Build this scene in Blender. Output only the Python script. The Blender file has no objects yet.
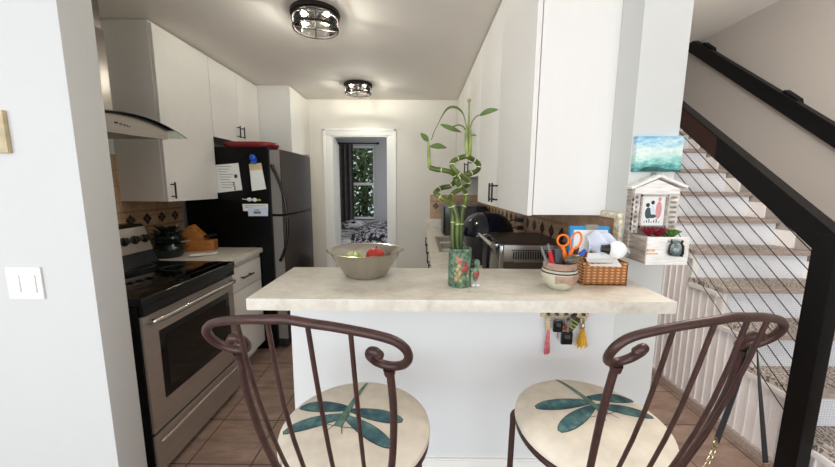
import bpy, bmesh, math, random
from mathutils import Vector, Matrix
random.seed(7)
S = bpy.context.scene
COL = S.collection
PI = math.pi

# ------------------------------------------------------------------ camera
CAM = dict(f=335.7, pitch=8.1567, yaw=-0.298, roll=0.3875, h=1.436)
def cam_axes():
    p, y, r = (math.radians(CAM[k]) for k in ('pitch', 'yaw', 'roll'))
    F = Vector((math.sin(y)*math.cos(p), math.cos(y)*math.cos(p), -math.sin(p)))
    R0 = Vector((math.cos(y), -math.sin(y), 0)); U0 = R0.cross(F)
    return R0*math.cos(r)+U0*math.sin(r), -R0*math.sin(r)+U0*math.cos(r), F
CR, CU, CF = cam_axes()
def at(u, v, y):
    """point of the room seen at a pixel of the photograph, on the frontal plane at depth y"""
    d = CF + CR*(u-417.5)/CAM['f'] - CU*(v-233.5)/CAM['f']
    t = y/d.y
    return Vector((d.x*t, y, CAM['h']+d.z*t))
cd = bpy.data.cameras.new('camera'); cam = bpy.data.objects.new('camera', cd); COL.objects.link(cam)
cd.sensor_width = 36; cd.lens = CAM['f']*36/835; cd.clip_start = .02; cd.clip_end = 100
m = Matrix.Identity(4)
for i in range(3):
    m[i][0], m[i][1], m[i][2] = CR[i], CU[i], -CF[i]
m[2][3] = CAM['h']
cam.matrix_world = m
S.camera = cam
S.view_settings.view_transform = 'Standard'; S.view_settings.look = 'None'
S.view_settings.gamma = 1; S.view_settings.use_curve_mapping = False
S.view_settings.exposure = -0.1

# ------------------------------------------------------------------ materials
def lin(c):
    return tuple(((x/255)/12.92 if x/255 <= .04045 else ((x/255+.055)/1.055)**2.4) for x in c)+(1,)
class NT:
    def __init__(s, name):
        s.m = bpy.data.materials.new(name); s.m.use_nodes = True
        s.t = s.m.node_tree; s.n = s.t.nodes; s.b = s.n['Principled BSDF']; s.out = s.n['Material Output']
    def new(s, typ, **kw):
        n = s.n.new(typ)
        for k, v in kw.items():
            if k in n.inputs: n.inputs[k].default_value = v
            else: setattr(n, k, v)
        return n
    def link(s, a, b): s.t.links.new(a, b)
    def coord(s, scale=(1, 1, 1), rot=(0, 0, 0), loc=(0, 0, 0)):
        tc = s.new('ShaderNodeTexCoord'); mp = s.new('ShaderNodeMapping')
        mp.inputs['Scale'].default_value = scale; mp.inputs['Rotation'].default_value = rot; mp.inputs['Location'].default_value = loc
        s.link(tc.outputs['Object'], mp.inputs['Vector']); return mp.outputs['Vector']
    def noise(s, scale, vec=None, detail=4, rough=.55):
        n = s.new('ShaderNodeTexNoise'); n.inputs['Scale'].default_value = scale
        n.inputs['Detail'].default_value = detail; n.inputs['Roughness'].default_value = rough
        s.link(vec if vec is not None else s.coord(), n.inputs['Vector']); return n.outputs['Fac']
    def ramp(s, fac, stops, interp='LINEAR'):
        r = s.new('ShaderNodeValToRGB'); r.color_ramp.interpolation = interp
        e = r.color_ramp.elements
        while len(e) < len(stops): e.new(.5)
        for i, (p, c) in enumerate(stops): e[i].position = p; e[i].color = lin(c)
        s.link(fac, r.inputs['Fac']); return r.outputs['Color']
    def mix(s, fac, a, b, mode='MIX'):
        n = s.new('ShaderNodeMix'); n.data_type = 'RGBA'; n.blend_type = mode
        for k, v in ((0, fac), (6, a), (7, b)):
            if hasattr(v, 'is_linked') or isinstance(v, bpy.types.NodeSocket): s.link(v, n.inputs[k])
            else: n.inputs[k].default_value = v
        return n.outputs[2]
    def base(s, c): s.link(c, s.b.inputs['Base Color'])
    def bump(s, h, strength=.2, dist=.005):
        n = s.new('ShaderNodeBump'); n.inputs['Strength'].default_value = strength; n.inputs['Distance'].default_value = dist
        s.link(h, n.inputs['Height']); s.link(n.outputs['Normal'], s.b.inputs['Normal'])
def mat(name, c, rough=.5, metal=0., var=0., vscale=8., vstretch=(1, 1, 1), bump=0., bscale=60., emit=0., ior=None, coat=0.):
    t = NT(name); t.b.inputs['Roughness'].default_value = rough; t.b.inputs['Metallic'].default_value = metal
    t.b.inputs['Base Color'].default_value = lin(c)
    if coat: t.b.inputs['Coat Weight'].default_value = coat
    if var:
        f = t.noise(vscale, t.coord(vstretch))
        lo = tuple(max(0, x*(1-var)) for x in c); hi = tuple(min(255, x*(1+var)) for x in c)
        t.base(t.ramp(f, [(.3, lo), (.7, hi)]))
    if bump: t.bump(t.noise(bscale, t.coord(vstretch), 6), bump, .003)
    if emit:
        t.b.inputs['Emission Color'].default_value = lin(c); t.b.inputs['Emission Strength'].default_value = emit
    return t.m
def thin_glass(name, tint=(235, 240, 240), rough=.02, ior=1.45):
    t = NT(name); tr = t.new('ShaderNodeBsdfTransparent'); tr.inputs['Color'].default_value = lin(tint)
    gl = t.new('ShaderNodeBsdfGlossy'); gl.inputs['Roughness'].default_value = rough
    lw = t.new('ShaderNodeFresnel'); lw.inputs['IOR'].default_value = ior
    mx = t.new('ShaderNodeMixShader'); t.link(lw.outputs['Fac'], mx.inputs[0]); t.link(tr.outputs[0], mx.inputs[1]); t.link(gl.outputs[0], mx.inputs[2])
    t.link(mx.outputs[0], t.out.inputs['Surface']); return t.m
def grid_mat(name, sx, sy, plane, gap, tile_stops, grout, rough=.4, nscale=4, off=(0, 0, 0), bump=.3, stretch=(1, 1, 1)):
    """square tiles with grout on the xy, yz or xz plane"""
    t = NT(name); rot = {'xy': (0, 0, 0), 'yz': (0, PI/2, 0), 'xz': (PI/2, 0, 0)}[plane]
    tc = t.new('ShaderNodeTexCoord'); sp = t.new('ShaderNodeSeparateXYZ'); cb = t.new('ShaderNodeCombineXYZ')
    t.link(tc.outputs['Object'], sp.inputs[0])
    a, b = {'xy': (0, 1), 'yz': (1, 2), 'xz': (0, 2)}[plane]
    for k, (ax, o) in enumerate(((a, off[0]), (b, off[1]))):
        ad = t.new('ShaderNodeMath', operation='ADD'); ad.inputs[1].default_value = o
        t.link(sp.outputs[ax], ad.inputs[0]); t.link(ad.outputs[0], cb.inputs[k])
    br = t.new('ShaderNodeTexBrick', offset=0.0, squash=1.0)
    br.inputs['Scale'].default_value = 1; br.inputs['Mortar Size'].default_value = gap; br.inputs['Mortar Smooth'].default_value = .1
    br.inputs['Brick Width'].default_value = sx; br.inputs['Row Height'].default_value = sy
    br.inputs['Color1'].default_value = (.42, .42, .42, 1); br.inputs['Color2'].default_value = (.58, .58, .58, 1); br.inputs['Mortar'].default_value = (.5, .5, .5, 1)
    t.link(cb.outputs[0], br.inputs['Vector'])
    n1 = t.noise(nscale, t.coord(stretch), 8, .65)
    ad = t.new('ShaderNodeMath', operation='MULTIPLY_ADD'); ad.inputs[1].default_value = .6; t.link(br.outputs['Color'], ad.inputs[0])
    md = t.new('ShaderNodeMath', operation='SUBTRACT'); md.inputs[1].default_value = .3; t.link(n1, md.inputs[0]); t.link(md.outputs[0], ad.inputs[2])
    c = t.ramp(ad.outputs[0], tile_stops)
    t.base(t.mix(br.outputs['Fac'], c, lin(grout)))
    iv = t.new('ShaderNodeMath', operation='SUBTRACT'); iv.inputs[0].default_value = 1; t.link(br.outputs['Fac'], iv.inputs[1])
    t.bump(iv.outputs[0], bump, .003); t.b.inputs['Roughness'].default_value = rough
    return t.m

WALL = mat('white_wall_paint', (220, 220, 218), .7, bump=.06, bscale=90)
WALLC = mat('warm_grey_wall_paint', (209, 209, 204), .7, bump=.06, bscale=90)
WALLB = mat('back_wall_paint', (224, 219, 208), .7, bump=.06, bscale=90)
WALLT = mat('white_textured_plaster', (214, 214, 212), .75, bump=.35, bscale=55)
CEIL = mat('ceiling_paint', (238, 232, 224), .8, bump=.05)
CABW = mat('white_cabinet_laminate', (233, 229, 223), .5, var=.004, vscale=3, vstretch=(14, 14, 1))
TRIMW = mat('white_trim_gloss', (238, 236, 230), .35)
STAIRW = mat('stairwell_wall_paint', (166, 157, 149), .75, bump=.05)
FLOOR = grid_mat('brown_floor_tile', .33, .33, 'xy', .004, [(.15, (96, 75, 64)), (.45, (140, 115, 101)), (.75, (172, 147, 130))], (80, 64, 57), .38, 5, (1.19, -1.875+.33*6), .4, (1.0, 3.0, 1))
BEDFLOOR = mat('bedroom_floor', (120, 105, 92), .6, var=.1)
def tile_wall(name, plane, off):
    return grid_mat(name, .104, .104, plane, .003, [(.2, (150, 116, 88)), (.5, (186, 152, 120)), (.8, (210, 182, 150))], (150, 130, 110), .45, 9, off, .4)
TILE_L = tile_wall('travertine_tile_left', 'yz', (0, .04)); TILE_B = tile_wall('travertine_tile_back', 'xz', (0, .04))
TILE_TRIM = mat('cream_stone_trim', (222, 206, 180), .5, var=.18, vscale=70)
TILE_DIA = mat('dark_diamond_inset', (52, 34, 28), .35, var=.3, vscale=80)
TILE_BAND = mat('tan_liner_tile', (160, 122, 92), .45, var=.12, vscale=30)
def marble():
    t = NT('cream_marble_laminate'); v = t.coord((1, 1.6, 1))
    n = t.noise(9, v, 8, .65); n2 = t.noise(26, v, 6, .7)
    c = t.ramp(n, [(.25, (192, 184, 168)), (.45, (218, 211, 197)), (.6, (228, 223, 210)), (.8, (204, 196, 180))])
    c = t.mix(.28, c, t.ramp(n2, [(.35, (176, 164, 144)), (.62, (238, 233, 222))]))
    t.base(c); t.b.inputs['Roughness'].default_value = .28; return t.m
MARBLE = marble()
BLACK = mat('black_enamel', (9, 9, 10), .22); BLACKM = mat('matte_black_metal', (18, 17, 18), .45, bump=.05)
BLACKGL = mat('black_glass', (6, 6, 7), .06)
FRIDGE_SIDE = mat('black_fridge_side', (5, 5, 6), .3, bump=.04, bscale=220); FRIDGE_SIDE.node_tree.nodes['Principled BSDF'].inputs['Specular IOR Level'].default_value = .22
STEEL = mat('brushed_steel', (168, 160, 152), .3, 1, var=.06, vscale=6, vstretch=(1, 1, 90))
STEELR = mat('range_steel', (186, 174, 164), .45, .75, var=.05, vscale=5, vstretch=(1, 1, 80))
STEELE = mat('lit_door_edge', (150, 144, 138), .45, .7)  # paler door steel, the light on the door side put into the colour
STEELD = mat('dark_steel_door', (86, 76, 68), .3, 1, var=.08, vscale=5, vstretch=(60, 60, 1))
CHROME = mat('polished_steel', (205, 203, 200), .12, 1)
BOWLM = mat('bowl_steel', (190, 184, 174), .22, 1, bump=.05, bscale=14)
BRONZE = mat('oil_rubbed_bronze', (34, 24, 20), .55, .4)
GLASS = thin_glass('clear_glass'); GLASSG = thin_glass('hood_glass', (232, 238, 234), ior=1.06)
BULBG = thin_glass('amber_bulb_glass', (255, 249, 238), ior=1.3)
BULB = mat('glowing_bulb', (255, 196, 120), .3, emit=5)
IRON = mat('rust_brown_iron', (68, 45, 41), .42, .25, var=.16, vscale=40, bump=.12, bscale=90)
CUSH = mat('cream_seat_fabric', (226, 216, 199), .85, var=.05, vscale=16, bump=.12, bscale=260)
def teal():
    t = NT('teal_printed_wing'); n = t.noise(22, None, 6)
    t.base(t.ramp(n, [(.3, (40, 66, 84)), (.5, (66, 104, 110)), (.7, (116, 152, 142))])); t.b.inputs['Roughness'].default_value = .85; return t.m
TEAL = teal(); TEALL = mat('pale_teal_print', (98, 132, 120), .85, var=.15, vscale=40); TEALD = mat('dark_print_outline', (44, 52, 50), .85)
RAILB = mat('black_painted_rail', (7, 6, 7), .45, bump=.08, bscale=40); RAILB.node_tree.nodes['Principled BSDF'].inputs['Specular IOR Level'].default_value = .25
RAILBR = mat('dark_red_brown_rail', (34, 14, 10), .35, var=.3, vscale=6, vstretch=(8, 1, 1))  # red-brown tone for the upper stretch of the rail
CABLE = mat('black_cable', (30, 26, 24), .4, .4)
SIDING = mat('grey_beadboard', (232, 224, 220), .6, var=.015)
RISER = None
def riser_mat():
    t = NT('dotted_riser_tile'); v = t.coord()
    w = t.new('ShaderNodeTexVoronoi'); w.inputs['Scale'].default_value = 75; w.inputs['Randomness'].default_value = .15; t.link(v, w.inputs['Vector'])
    t.base(t.ramp(w.outputs['Distance'], [(.25, (200, 200, 203)), (.55, (228, 228, 231))])); t.b.inputs['Roughness'].default_value = .6; return t.m
RISER = riser_mat()
def tread_mat():
    t = NT('scroll_pattern_tread'); v = t.coord((1, 1.5, 1))
    w = t.new('ShaderNodeTexWave'); w.inputs['Scale'].default_value = 14; w.inputs['Distortion'].default_value = 9; w.inputs['Detail'].default_value = 1; w.inputs['Detail Scale'].default_value = 2.2
    t.link(v, w.inputs['Vector'])
    t.base(t.ramp(w.outputs['Fac'], [(.40, (116, 103, 96)), (.56, (194, 183, 172))])); t.b.inputs['Roughness'].default_value = .7; return t.m
TREAD = tread_mat(); NOSING = mat('pinkish_wood_nosing', (168, 150, 140), .5, var=.12, vscale=10, vstretch=(2, 12, 12))
PLASTICW = mat('white_plastic', (240, 240, 236), .3); PAPER = mat('white_paper', (236, 235, 230), .8); PAPERB = mat('bluish_paper', (214, 220, 236), .8)
INK = mat('grey_ink', (120, 122, 128), .8); INKD = mat('dark_ink', (54, 56, 62), .8)
WOODL = mat('honey_wood', (176, 112, 52), .5, var=.14, vscale=8, vstretch=(1, 1, 9)); WOODP = mat('pale_wood', (205, 182, 140), .55, var=.1, vscale=14)
WOODG = mat('weathered_grey_wood', (164, 152, 140), .7, var=.22, vscale=16, vstretch=(1, 1, 7)); WOODS = mat('worn_grey_white_slats', (196, 188, 178), .7, var=.25, vscale=30); WOODWW = mat('whitewashed_wood', (238, 233, 226), .7, var=.07, vscale=18, vstretch=(1, 1, 8))
def wicker():
    t = NT('woven_wicker'); 
    w = t.new('ShaderNodeTexWave', wave_type='BANDS', bands_direction='Z'); w.inputs['Scale'].default_value = 32; t.link(t.coord(), w.inputs['Vector'])
    w2 = t.new('ShaderNodeTexWave', wave_type='BANDS', bands_direction='X'); w2.inputs['Scale'].default_value = 16; t.link(t.coord(), w2.inputs['Vector'])
    mu = t.new('ShaderNodeMath', operation='MULTIPLY'); t.link(w.outputs['Fac'], mu.inputs[0]); t.link(w2.outputs['Fac'], mu.inputs[1])
    t.base(t.ramp(mu.outputs[0], [(.05, (150, 92, 46)), (.5, (196, 138, 84)), (.9, (220, 168, 116))])); t.bump(mu.outputs[0], .6, .004); t.b.inputs['Roughness'].default_value = .6; return t.m
WICKER = wicker()
GREENC = mat('green_ceramic', (84, 106, 86), .3, var=.5, vscale=90); GREENV = mat('dark_green_glaze', (16, 28, 23), .3, var=.5, vscale=30)
GOLDP = mat('gold_relief', (168, 146, 100), .4, var=.2, vscale=60); REDP = mat('red_relief', (150, 66, 58), .45, var=.2, vscale=60); PINKP = mat('pink_relief', (178, 124, 104), .5, var=.2, vscale=60)
def bamboo():
    t = NT('bamboo_stalk'); n = t.noise(14, None, 4)
    t.base(t.ramp(n, [(.3, (40, 56, 14)), (.55, (76, 92, 24)), (.75, (124, 134, 52))])); t.b.inputs['Roughness'].default_value = .35; return t.m
BAMBOO = bamboo(); NODE = mat('pale_bamboo_node', (206, 204, 160), .6); LEAFG = mat('bamboo_leaf', (72, 92, 36), .4, var=.3, vscale=20); LEAFY = mat('pale_green_stem', (128, 142, 66), .45, var=.2, vscale=30); LEAFDRY = mat('brownish_tip', (150, 130, 90), .6)
REDT = mat('red_tray_enamel', (118, 15, 24), .38); NAVY = mat('dark_navy_enamel', (10, 14, 26), .12); 
ORANGE = mat('orange_plastic', (240, 116, 18), .35); REDPEN = mat('red_plastic', (205, 30, 44), .3); PURPLE = mat('dark_purple_plastic', (52, 34, 74), .4); GREYP = mat('grey_plastic', (112, 114, 116), .4); DKGREY = mat('dark_grey_plastic', (58, 62, 64), .45)
BLUE = mat('bright_blue_card', (26, 140, 200), .5); BLUEP = mat('blue_plastic', (30, 80, 190), .35)
PINK = mat('pink_cord', (206, 112, 118), .8, var=.2, vscale=60); YELLOW = mat('mustard_thread', (206, 158, 44), .8, var=.25, vscale=90, vstretch=(1, 1, .1)); GOLD = mat('gold_chain_metal', (192, 176, 146), .25, 1)
STRAP = mat('black_strap_leather', (24, 26, 30), .45, bump=.1)
TERRA = mat('terracotta_band', (166, 136, 118), .75, var=.14, vscale=30); CREAMC = mat('cream_pottery', (196, 190, 166), .5, var=.08, vscale=18); DARKL = mat('dark_brown_line', (60, 42, 34), .6)
SUCR = mat('red_succulent', (122, 24, 40), .5, var=.35, vscale=40); SUCG = mat('green_succulent', (74, 112, 44), .5, var=.35, vscale=40)
APPLEG = mat('green_apple_skin', (146, 168, 52), .3, var=.15, vscale=18); APPLER = mat('red_apple_skin', (186, 52, 36), .3, var=.3, vscale=10); APPLEY = mat('yellow_green_apple_skin', (186, 182, 84), .3, var=.15, vscale=14)
CURT = mat('dark_grey_curtain_cloth', (84, 80, 78), .9, var=.1, vscale=10)
def bedding(name, scale, stops, stretch):
    t = NT(name); v = t.coord(stretch); n = t.noise(scale, v, 2, .5)
    t.base(t.ramp(n, stops, 'CONSTANT')); t.b.inputs['Roughness'].default_value = .9; return t.m
COMF = bedding('black_white_print_comforter', 14, [(0, (40, 40, 50)), (.47, (206, 206, 214)), (.53, (40, 40, 50)), (.6, (206, 206, 214))], (1, 1, 1))
SHEET = bedding('white_sheet_black_leaves', 7, [(0, (24, 24, 28)), (.44, (226, 226, 230))], (1, 2.4, 2.4))
FOL = mat('tree_foliage', (84, 98, 58), .6, var=.5, vscale=2); FOLD = mat('tree_bark', (80, 64, 50), .8, var=.2)
BEDW = mat('bedroom_grey_wall', (196, 196, 198), .8)
BEIGE = mat('beige_frame_edge', (196, 178, 140), .5, var=.08, vscale=20)

# ------------------------------------------------------------------ mesh builder
class MB:
    def __init__(s): s.v = []; s.f = []; s.mi = []
    def add(s, vs, fs, mi=0):
        o = len(s.v); s.v += [Vector(v) for v in vs]; s.f += [tuple(i+o for i in f) for f in fs]; s.mi += [mi]*len(fs); return s
    def frombm(s, bm, mi=0):
        bm.verts.index_update(); s.add([v.co.copy() for v in bm.verts], [[v.index for v in f.verts] for f in bm.faces], mi); bm.free(); return s
    def box(s, x0, x1, y0, y1, z0, z1, mi=0, bev=0., M=None, seg=2):
        bm = bmesh.new(); bmesh.ops.create_cube(bm, size=1)
        for v in bm.verts: v.co = Vector(((x0+x1)/2+v.co.x*(x1-x0), (y0+y1)/2+v.co.y*(y1-y0), (z0+z1)/2+v.co.z*(z1-z0)))
        if bev:
            bev = min(bev, .45*min(abs(x1-x0), abs(y1-y0), abs(z1-z0)))
            bmesh.ops.bevel(bm, geom=bm.edges[:], offset=bev, segments=seg, affect='EDGES', profile=.7)
        if M is not None: bm.transform(M)
        return s.frombm(bm, mi)
    def tube(s, pts, r, n=10, mi=0, closed=False, cap=True):
        pts = [Vector(p) for p in pts]; k = len(pts); rs = r if isinstance(r, (list, tuple)) else [r]*k
        T = []
        for i in range(k):
            a = pts[i-1] if (i or closed) else pts[0]; b = pts[(i+1) % k] if (i < k-1 or closed) else pts[-1]
            T.append((b-a).normalized() if (b-a).length > 1e-9 else Vector((0, 0, 1)))
        up = Vector((0, 0, 1)) if abs(T[0].z) < .9 else Vector((1, 0, 0))
        N = (up-T[0]*up.dot(T[0])).normalized(); vs = []
        for i in range(k):
            N = (N-T[i]*N.dot(T[i])).normalized(); B = T[i].cross(N)
            for j in range(n):
                a = 2*PI*j/n; vs.append(pts[i]+(N*math.cos(a)+B*math.sin(a))*rs[i])
        fs = []
        for i in range(k if closed else k-1):
            for j in range(n):
                a, b = i*n+j, i*n+(j+1) % n; c, d = ((i+1) % k)*n+(j+1) % n, ((i+1) % k)*n+j
                fs.append((a, b, c, d))
        if cap and not closed: fs += [tuple(range(n-1, -1, -1)), tuple((k-1)*n+j for j in range(n))]
        return s.add(vs, fs, mi)
    def lathe(s, prof, c=(0, 0, 0), n=32, mi=0, M=None, closed=False, sx=1, sy=1):
        vs = []; fs = []; k = len(prof)
        for (r, z) in prof:
            for j in range(n):
                a = 2*PI*j/n; vs.append(Vector((r*math.cos(a)*sx, r*math.sin(a)*sy, z)))
        for i in range(k if closed else k-1):
            for j in range(n):
                i2 = (i+1) % k
                fs.append((i*n+j, i*n+(j+1) % n, i2*n+(j+1) % n, i2*n+j))
        if not closed:
            if prof[0][0] > 1e-6: fs.append(tuple(range(n-1, -1, -1)))
            if prof[-1][0] > 1e-6: fs.append(tuple((k-1)*n+j for j in range(n)))
        if M is not None: vs = [M @ v for v in vs]
        c = Vector(c); return s.add([v+c for v in vs], fs, mi)
    def ell(s, c, r, mi=0, n=16, M=None):
        pr = [(max(1e-7, math.sin(PI*i/n)), -math.cos(PI*i/n)) for i in range(n+1)]
        r = (r, r, r) if isinstance(r, (int, float)) else r
        vs = MB(); vs.lathe([(a, b) for a, b in pr], n=n*2)
        D = Matrix.Diagonal((*r, 1)); M = M if M is not None else Matrix.Identity(4)
        s.add([(M @ D @ v)+Vector(c) for v in vs.v], vs.f, mi); return s
    def prism(s, poly, plane, a0, a1, mi=0):
        def P(p, a):
            return {'yz': (a, p[0], p[1]), 'xz': (p[0], a, p[1]), 'xy': (p[0], p[1], a)}[plane]
        k = len(poly); vs = [P(p, a0) for p in poly]+[P(p, a1) for p in poly]
        fs = [tuple(range(k-1, -1, -1)), tuple(range(k, 2*k))]+[(i, (i+1) % k, k+(i+1) % k, k+i) for i in range(k)]
        return s.add(vs, fs, mi)
    def grid(s, fn, nu, nv, mi=0, thick=0.):
        P = [[Vector(fn(i/nu, j/nv)) for j in range(nv+1)] for i in range(nu+1)]
        w = nv+1; vs = [p for r in P for p in r]
        fs = [(i*w+j, (i+1)*w+j, (i+1)*w+j+1, i*w+j+1) for i in range(nu) for j in range(nv)]
        if thick:
            bm = bmesh.new(); bv = [bm.verts.new(v) for v in vs]; [bm.faces.new([bv[i] for i in f]) for f in fs]
            bmesh.ops.recalc_face_normals(bm, faces=bm.faces[:]); bm.normal_update()
            bmesh.ops.solidify(bm, geom=bm.faces[:], thickness=thick); return s.frombm(bm, mi)
        return s.add(vs, fs, mi)
    def leaf(s, base, tip, width, up=(0, 0, 1), sag=.0, mi=0, n=8, th=.0012, fold=.25):
        base, tip = Vector(base), Vector(tip); d = tip-base; side = d.cross(Vector(up))
        side = side.normalized() if side.length > 1e-6 else Vector((1, 0, 0)); nn = side.cross(d).normalized()
        top = []; bot = []
        for i in range(n+1):
            t = i/n; w = width*.5*math.sin(PI*min(1, t*.97+.03))**.8*(1-.25*t); c = base+d*t-Vector((0, 0, sag*math.sin(PI*t)))
            for sgn in (-1, 0, 1):
                p = c+side*w*sgn+nn*(fold*w*abs(sgn)); top.append(p+nn*th); bot.append(p-nn*th)
        k = len(top); fs = []
        for i in range(n):
            for j in range(2):
                a = i*3+j; fs.append((a, a+1, a+4, a+3)); fs.append((k+a+3, k+a+4, k+a+1, k+a))
            fs += [(i*3, i*3+3, k+i*3+3, k+i*3), (i*3+5, i*3+2, k+i*3+2, k+i*3+5)]
        return s.add(top+bot, fs, mi)
    def build(s, name, mats, parent=None, local=False, smooth=True, origin=None, recalc=True, ang=38):
        off = Vector((0, 0, 0))
        if parent is not None and not local: off = OFF[parent.name]
        elif origin is not None: off = Vector(origin)
        me = bpy.data.meshes.new(name); bm = bmesh.new()
        bv = [bm.verts.new(v-off) for v in s.v]
        for f, mi in zip(s.f, s.mi):
            try: bf = bm.faces.new([bv[i] for i in f])
            except ValueError: continue
            bf.material_index = mi; bf.smooth = smooth
        bmesh.ops.remove_doubles(bm, verts=bm.verts[:], dist=1e-6)
        if recalc: bmesh.ops.recalc_face_normals(bm, faces=bm.faces[:])
        bm.to_mesh(me); bm.free()
        for mt in (mats if isinstance(mats, (list, tuple)) else [mats]): me.materials.append(mt)
        if smooth: me.set_sharp_from_angle(angle=math.radians(ang))
        o = bpy.data.objects.new(name, me); COL.objects.link(o)
        if parent is not None: o.parent = parent; OFF[o.name] = OFF[parent.name]
        else: o.location = off; OFF[o.name] = off
        return o
OFF = {}
def tag(o, label, cat, group=None, kind=None):
    o['label'] = label; o['category'] = cat
    if group: o['group'] = group
    if kind: o['kind'] = kind
    return o
def thing(name, label, cat, loc=(0, 0, 0), group=None, rz=0.):
    o = bpy.data.objects.new(name, None); COL.objects.link(o); o.location = loc; o.rotation_euler = (0, 0, rz); o.empty_display_size = .05
    OFF[o.name] = Vector(loc); return tag(o, label, cat, group)
def single(name, mb, mats, label, cat, group=None, **kw):
    lo = [min(v[i] for v in mb.v) for i in range(3)]; hi = [max(v[i] for v in mb.v) for i in range(3)]
    return tag(mb.build(name, mats, origin=((lo[0]+hi[0])/2, (lo[1]+hi[1])/2, lo[2]), **kw), label, cat, group)
def struct(name, mb, mats, label=None, cat=None, **kw):
    o = mb.build(name, mats, **kw); o['kind'] = 'structure'
    o['label'] = label or name.replace('_', ' '); o['category'] = cat or name.split('_')[0]
    return o
def box(*a, **k): return MB().box(*a, **k)
def tube(*a, **k): return MB().tube(*a, **k)
def spline(pts, n=8, closed=False):
    P = [Vector(p) for p in pts]; out = []; k = len(P)
    for i in range(k if closed else k-1):
        p0 = P[i-1] if (i or closed) else P[0]*2-P[1]; p1 = P[i]; p2 = P[(i+1) % k]
        p3 = P[(i+2) % k] if (i+2 < k or closed) else P[-1]*2-P[-2]
        for j in range(n):
            t = j/n; out.append(.5*((2*p1)+(p2-p0)*t+(2*p0-5*p1+4*p2-p3)*t*t+(3*p1-p0-3*p2+p3)*t**3))
    if not closed: out.append(P[-1])
    return out

ZC = 2.431; ZS = 1.108; ZL = .914; YC = 1.222; YB = 4.13; XL = -1.965; XR = .747; XS = 1.833
exec_parts = []

# ================================================================== the setting
LZ = 2.78
struct('floor', box(-4.2, 2.75, -4.3, 4.25, -.1, 0), FLOOR, 'brown square tile floor', 'floor')
struct('ceiling', box(-4.2, .911, YC, 4.13, ZC, ZC+.12).box(-4.2, 2.75, -4.3, YC, LZ, LZ+.1).box(.911, 2.75, YC, 4.7, LZ, LZ+.1), CEIL, 'pale painted ceiling', 'ceiling')
struct('wall_front', box(-4.2, -1.217, 1.211, 1.345, 0, LZ, bev=.012).box(-1.217, XR, 1.19, 1.2215, ZC, LZ), WALLT, 'white wall end left of the kitchen opening', 'wall', )
struct('wall_left', box(XL-.12, XL, 1.345, YB, 0, ZC), WALL)
o = struct('wall_back', box(-2.1, -1.059, YB, YB+.12, 0, ZC).box(-.382, .95, YB, YB+.12, 0, ZC).box(-1.059, -.382, YB, YB+.12, 2.02, ZC).box(.95, 2.75, YB+.5, YB+.62, 0, LZ), WALLB, 'white back wall with the bedroom doorway', 'wall')
struct('wall_right', box(XR, .911, YC, YB+.6, 0, LZ, bev=.006), WALLC, 'white wall between kitchen and stairs', 'wall')
struct('wall_half', box(-.489, XR, YC, 1.305, 0, 1.074), WALL, 'white half wall under the bar counter', 'wall')
struct('baseboard_front', box(-.489, .911, YC-.012, YC, 0, .338, bev=.004).box(-.489, .911, YC-.009, YC, .338, .345), TRIMW, 'tall white base panel of the half wall', 'baseboard')
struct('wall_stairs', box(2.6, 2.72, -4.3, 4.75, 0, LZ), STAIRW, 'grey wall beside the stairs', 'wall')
struct('wall_rear', box(-4.2, -3.4, -4.3, -4.2, 0, LZ).box(2.3, 2.6, -4.3, -4.2, 0, LZ).box(-3.4, 2.3, -4.3, -4.2, 2.6, LZ), WALL, 'wall behind the viewer with wide window opening', 'wall')
struct('wall_living', box(-4.3, -4.2, -4.3, 1.345, 0, LZ), WALL, 'left wall of the living area', 'wall')
# door casing + jamb
t = MB()
for a, b in ((-1.157, -1.059), (-.382, -.284)):
    t.box(a, b, YB-.018, YB, 0, 2.02, bev=.004); t.box(a+(.0 if a < -1 else .07), b-(.07 if a < -1 else 0), YB-.026, YB-.016, 0, 2.095, bev=.004)
t.box(-1.157, -.284, YB-.018, YB, 2.02, 2.095, bev=.004); t.box(-1.157, -.284, YB-.026, YB-.016, 2.07, 2.098, bev=.004)
t.box(-1.059, -1.045, YB-.01, YB+.14, 0, 2.02); t.box(-.396, -.382, YB-.01, YB+.14, 0, 2.02); t.box(-1.059, -.382, YB-.01, YB+.14, 2.006, 2.02)
struct('trim_1', t, TRIMW, 'white casing around the bedroom doorway', 'trim')
# bedroom door leaf swung open
d = MB().box(0, .66, 0, .036, .01, 1.99, bev=.003)
for z0, z1 in ((.2, .9), (1.05, 1.85)): d.box(.1, .56, -.004, .004, z0, z1, bev=.003)
od = d.build('door_1', TRIMW); od.location = (-1.045, YB+.15, 0); od.rotation_euler = (0, 0, math.radians(100)); od['kind'] = 'structure'; od['label'] = 'white bedroom door swung open inside the doorway'; od['category'] = 'door'
k = MB().lathe([(.0, 0), (.026, .004), (.026, .03), (.012, .045), (.0, .046)], (0, 0, 0), 16, M=Matrix.Rotation(-PI/2, 4, 'X'))
kn = k.build('door_knob', STEEL, local=True); kn.parent = od; kn.location = (.6, .036, 1.0)
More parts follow.
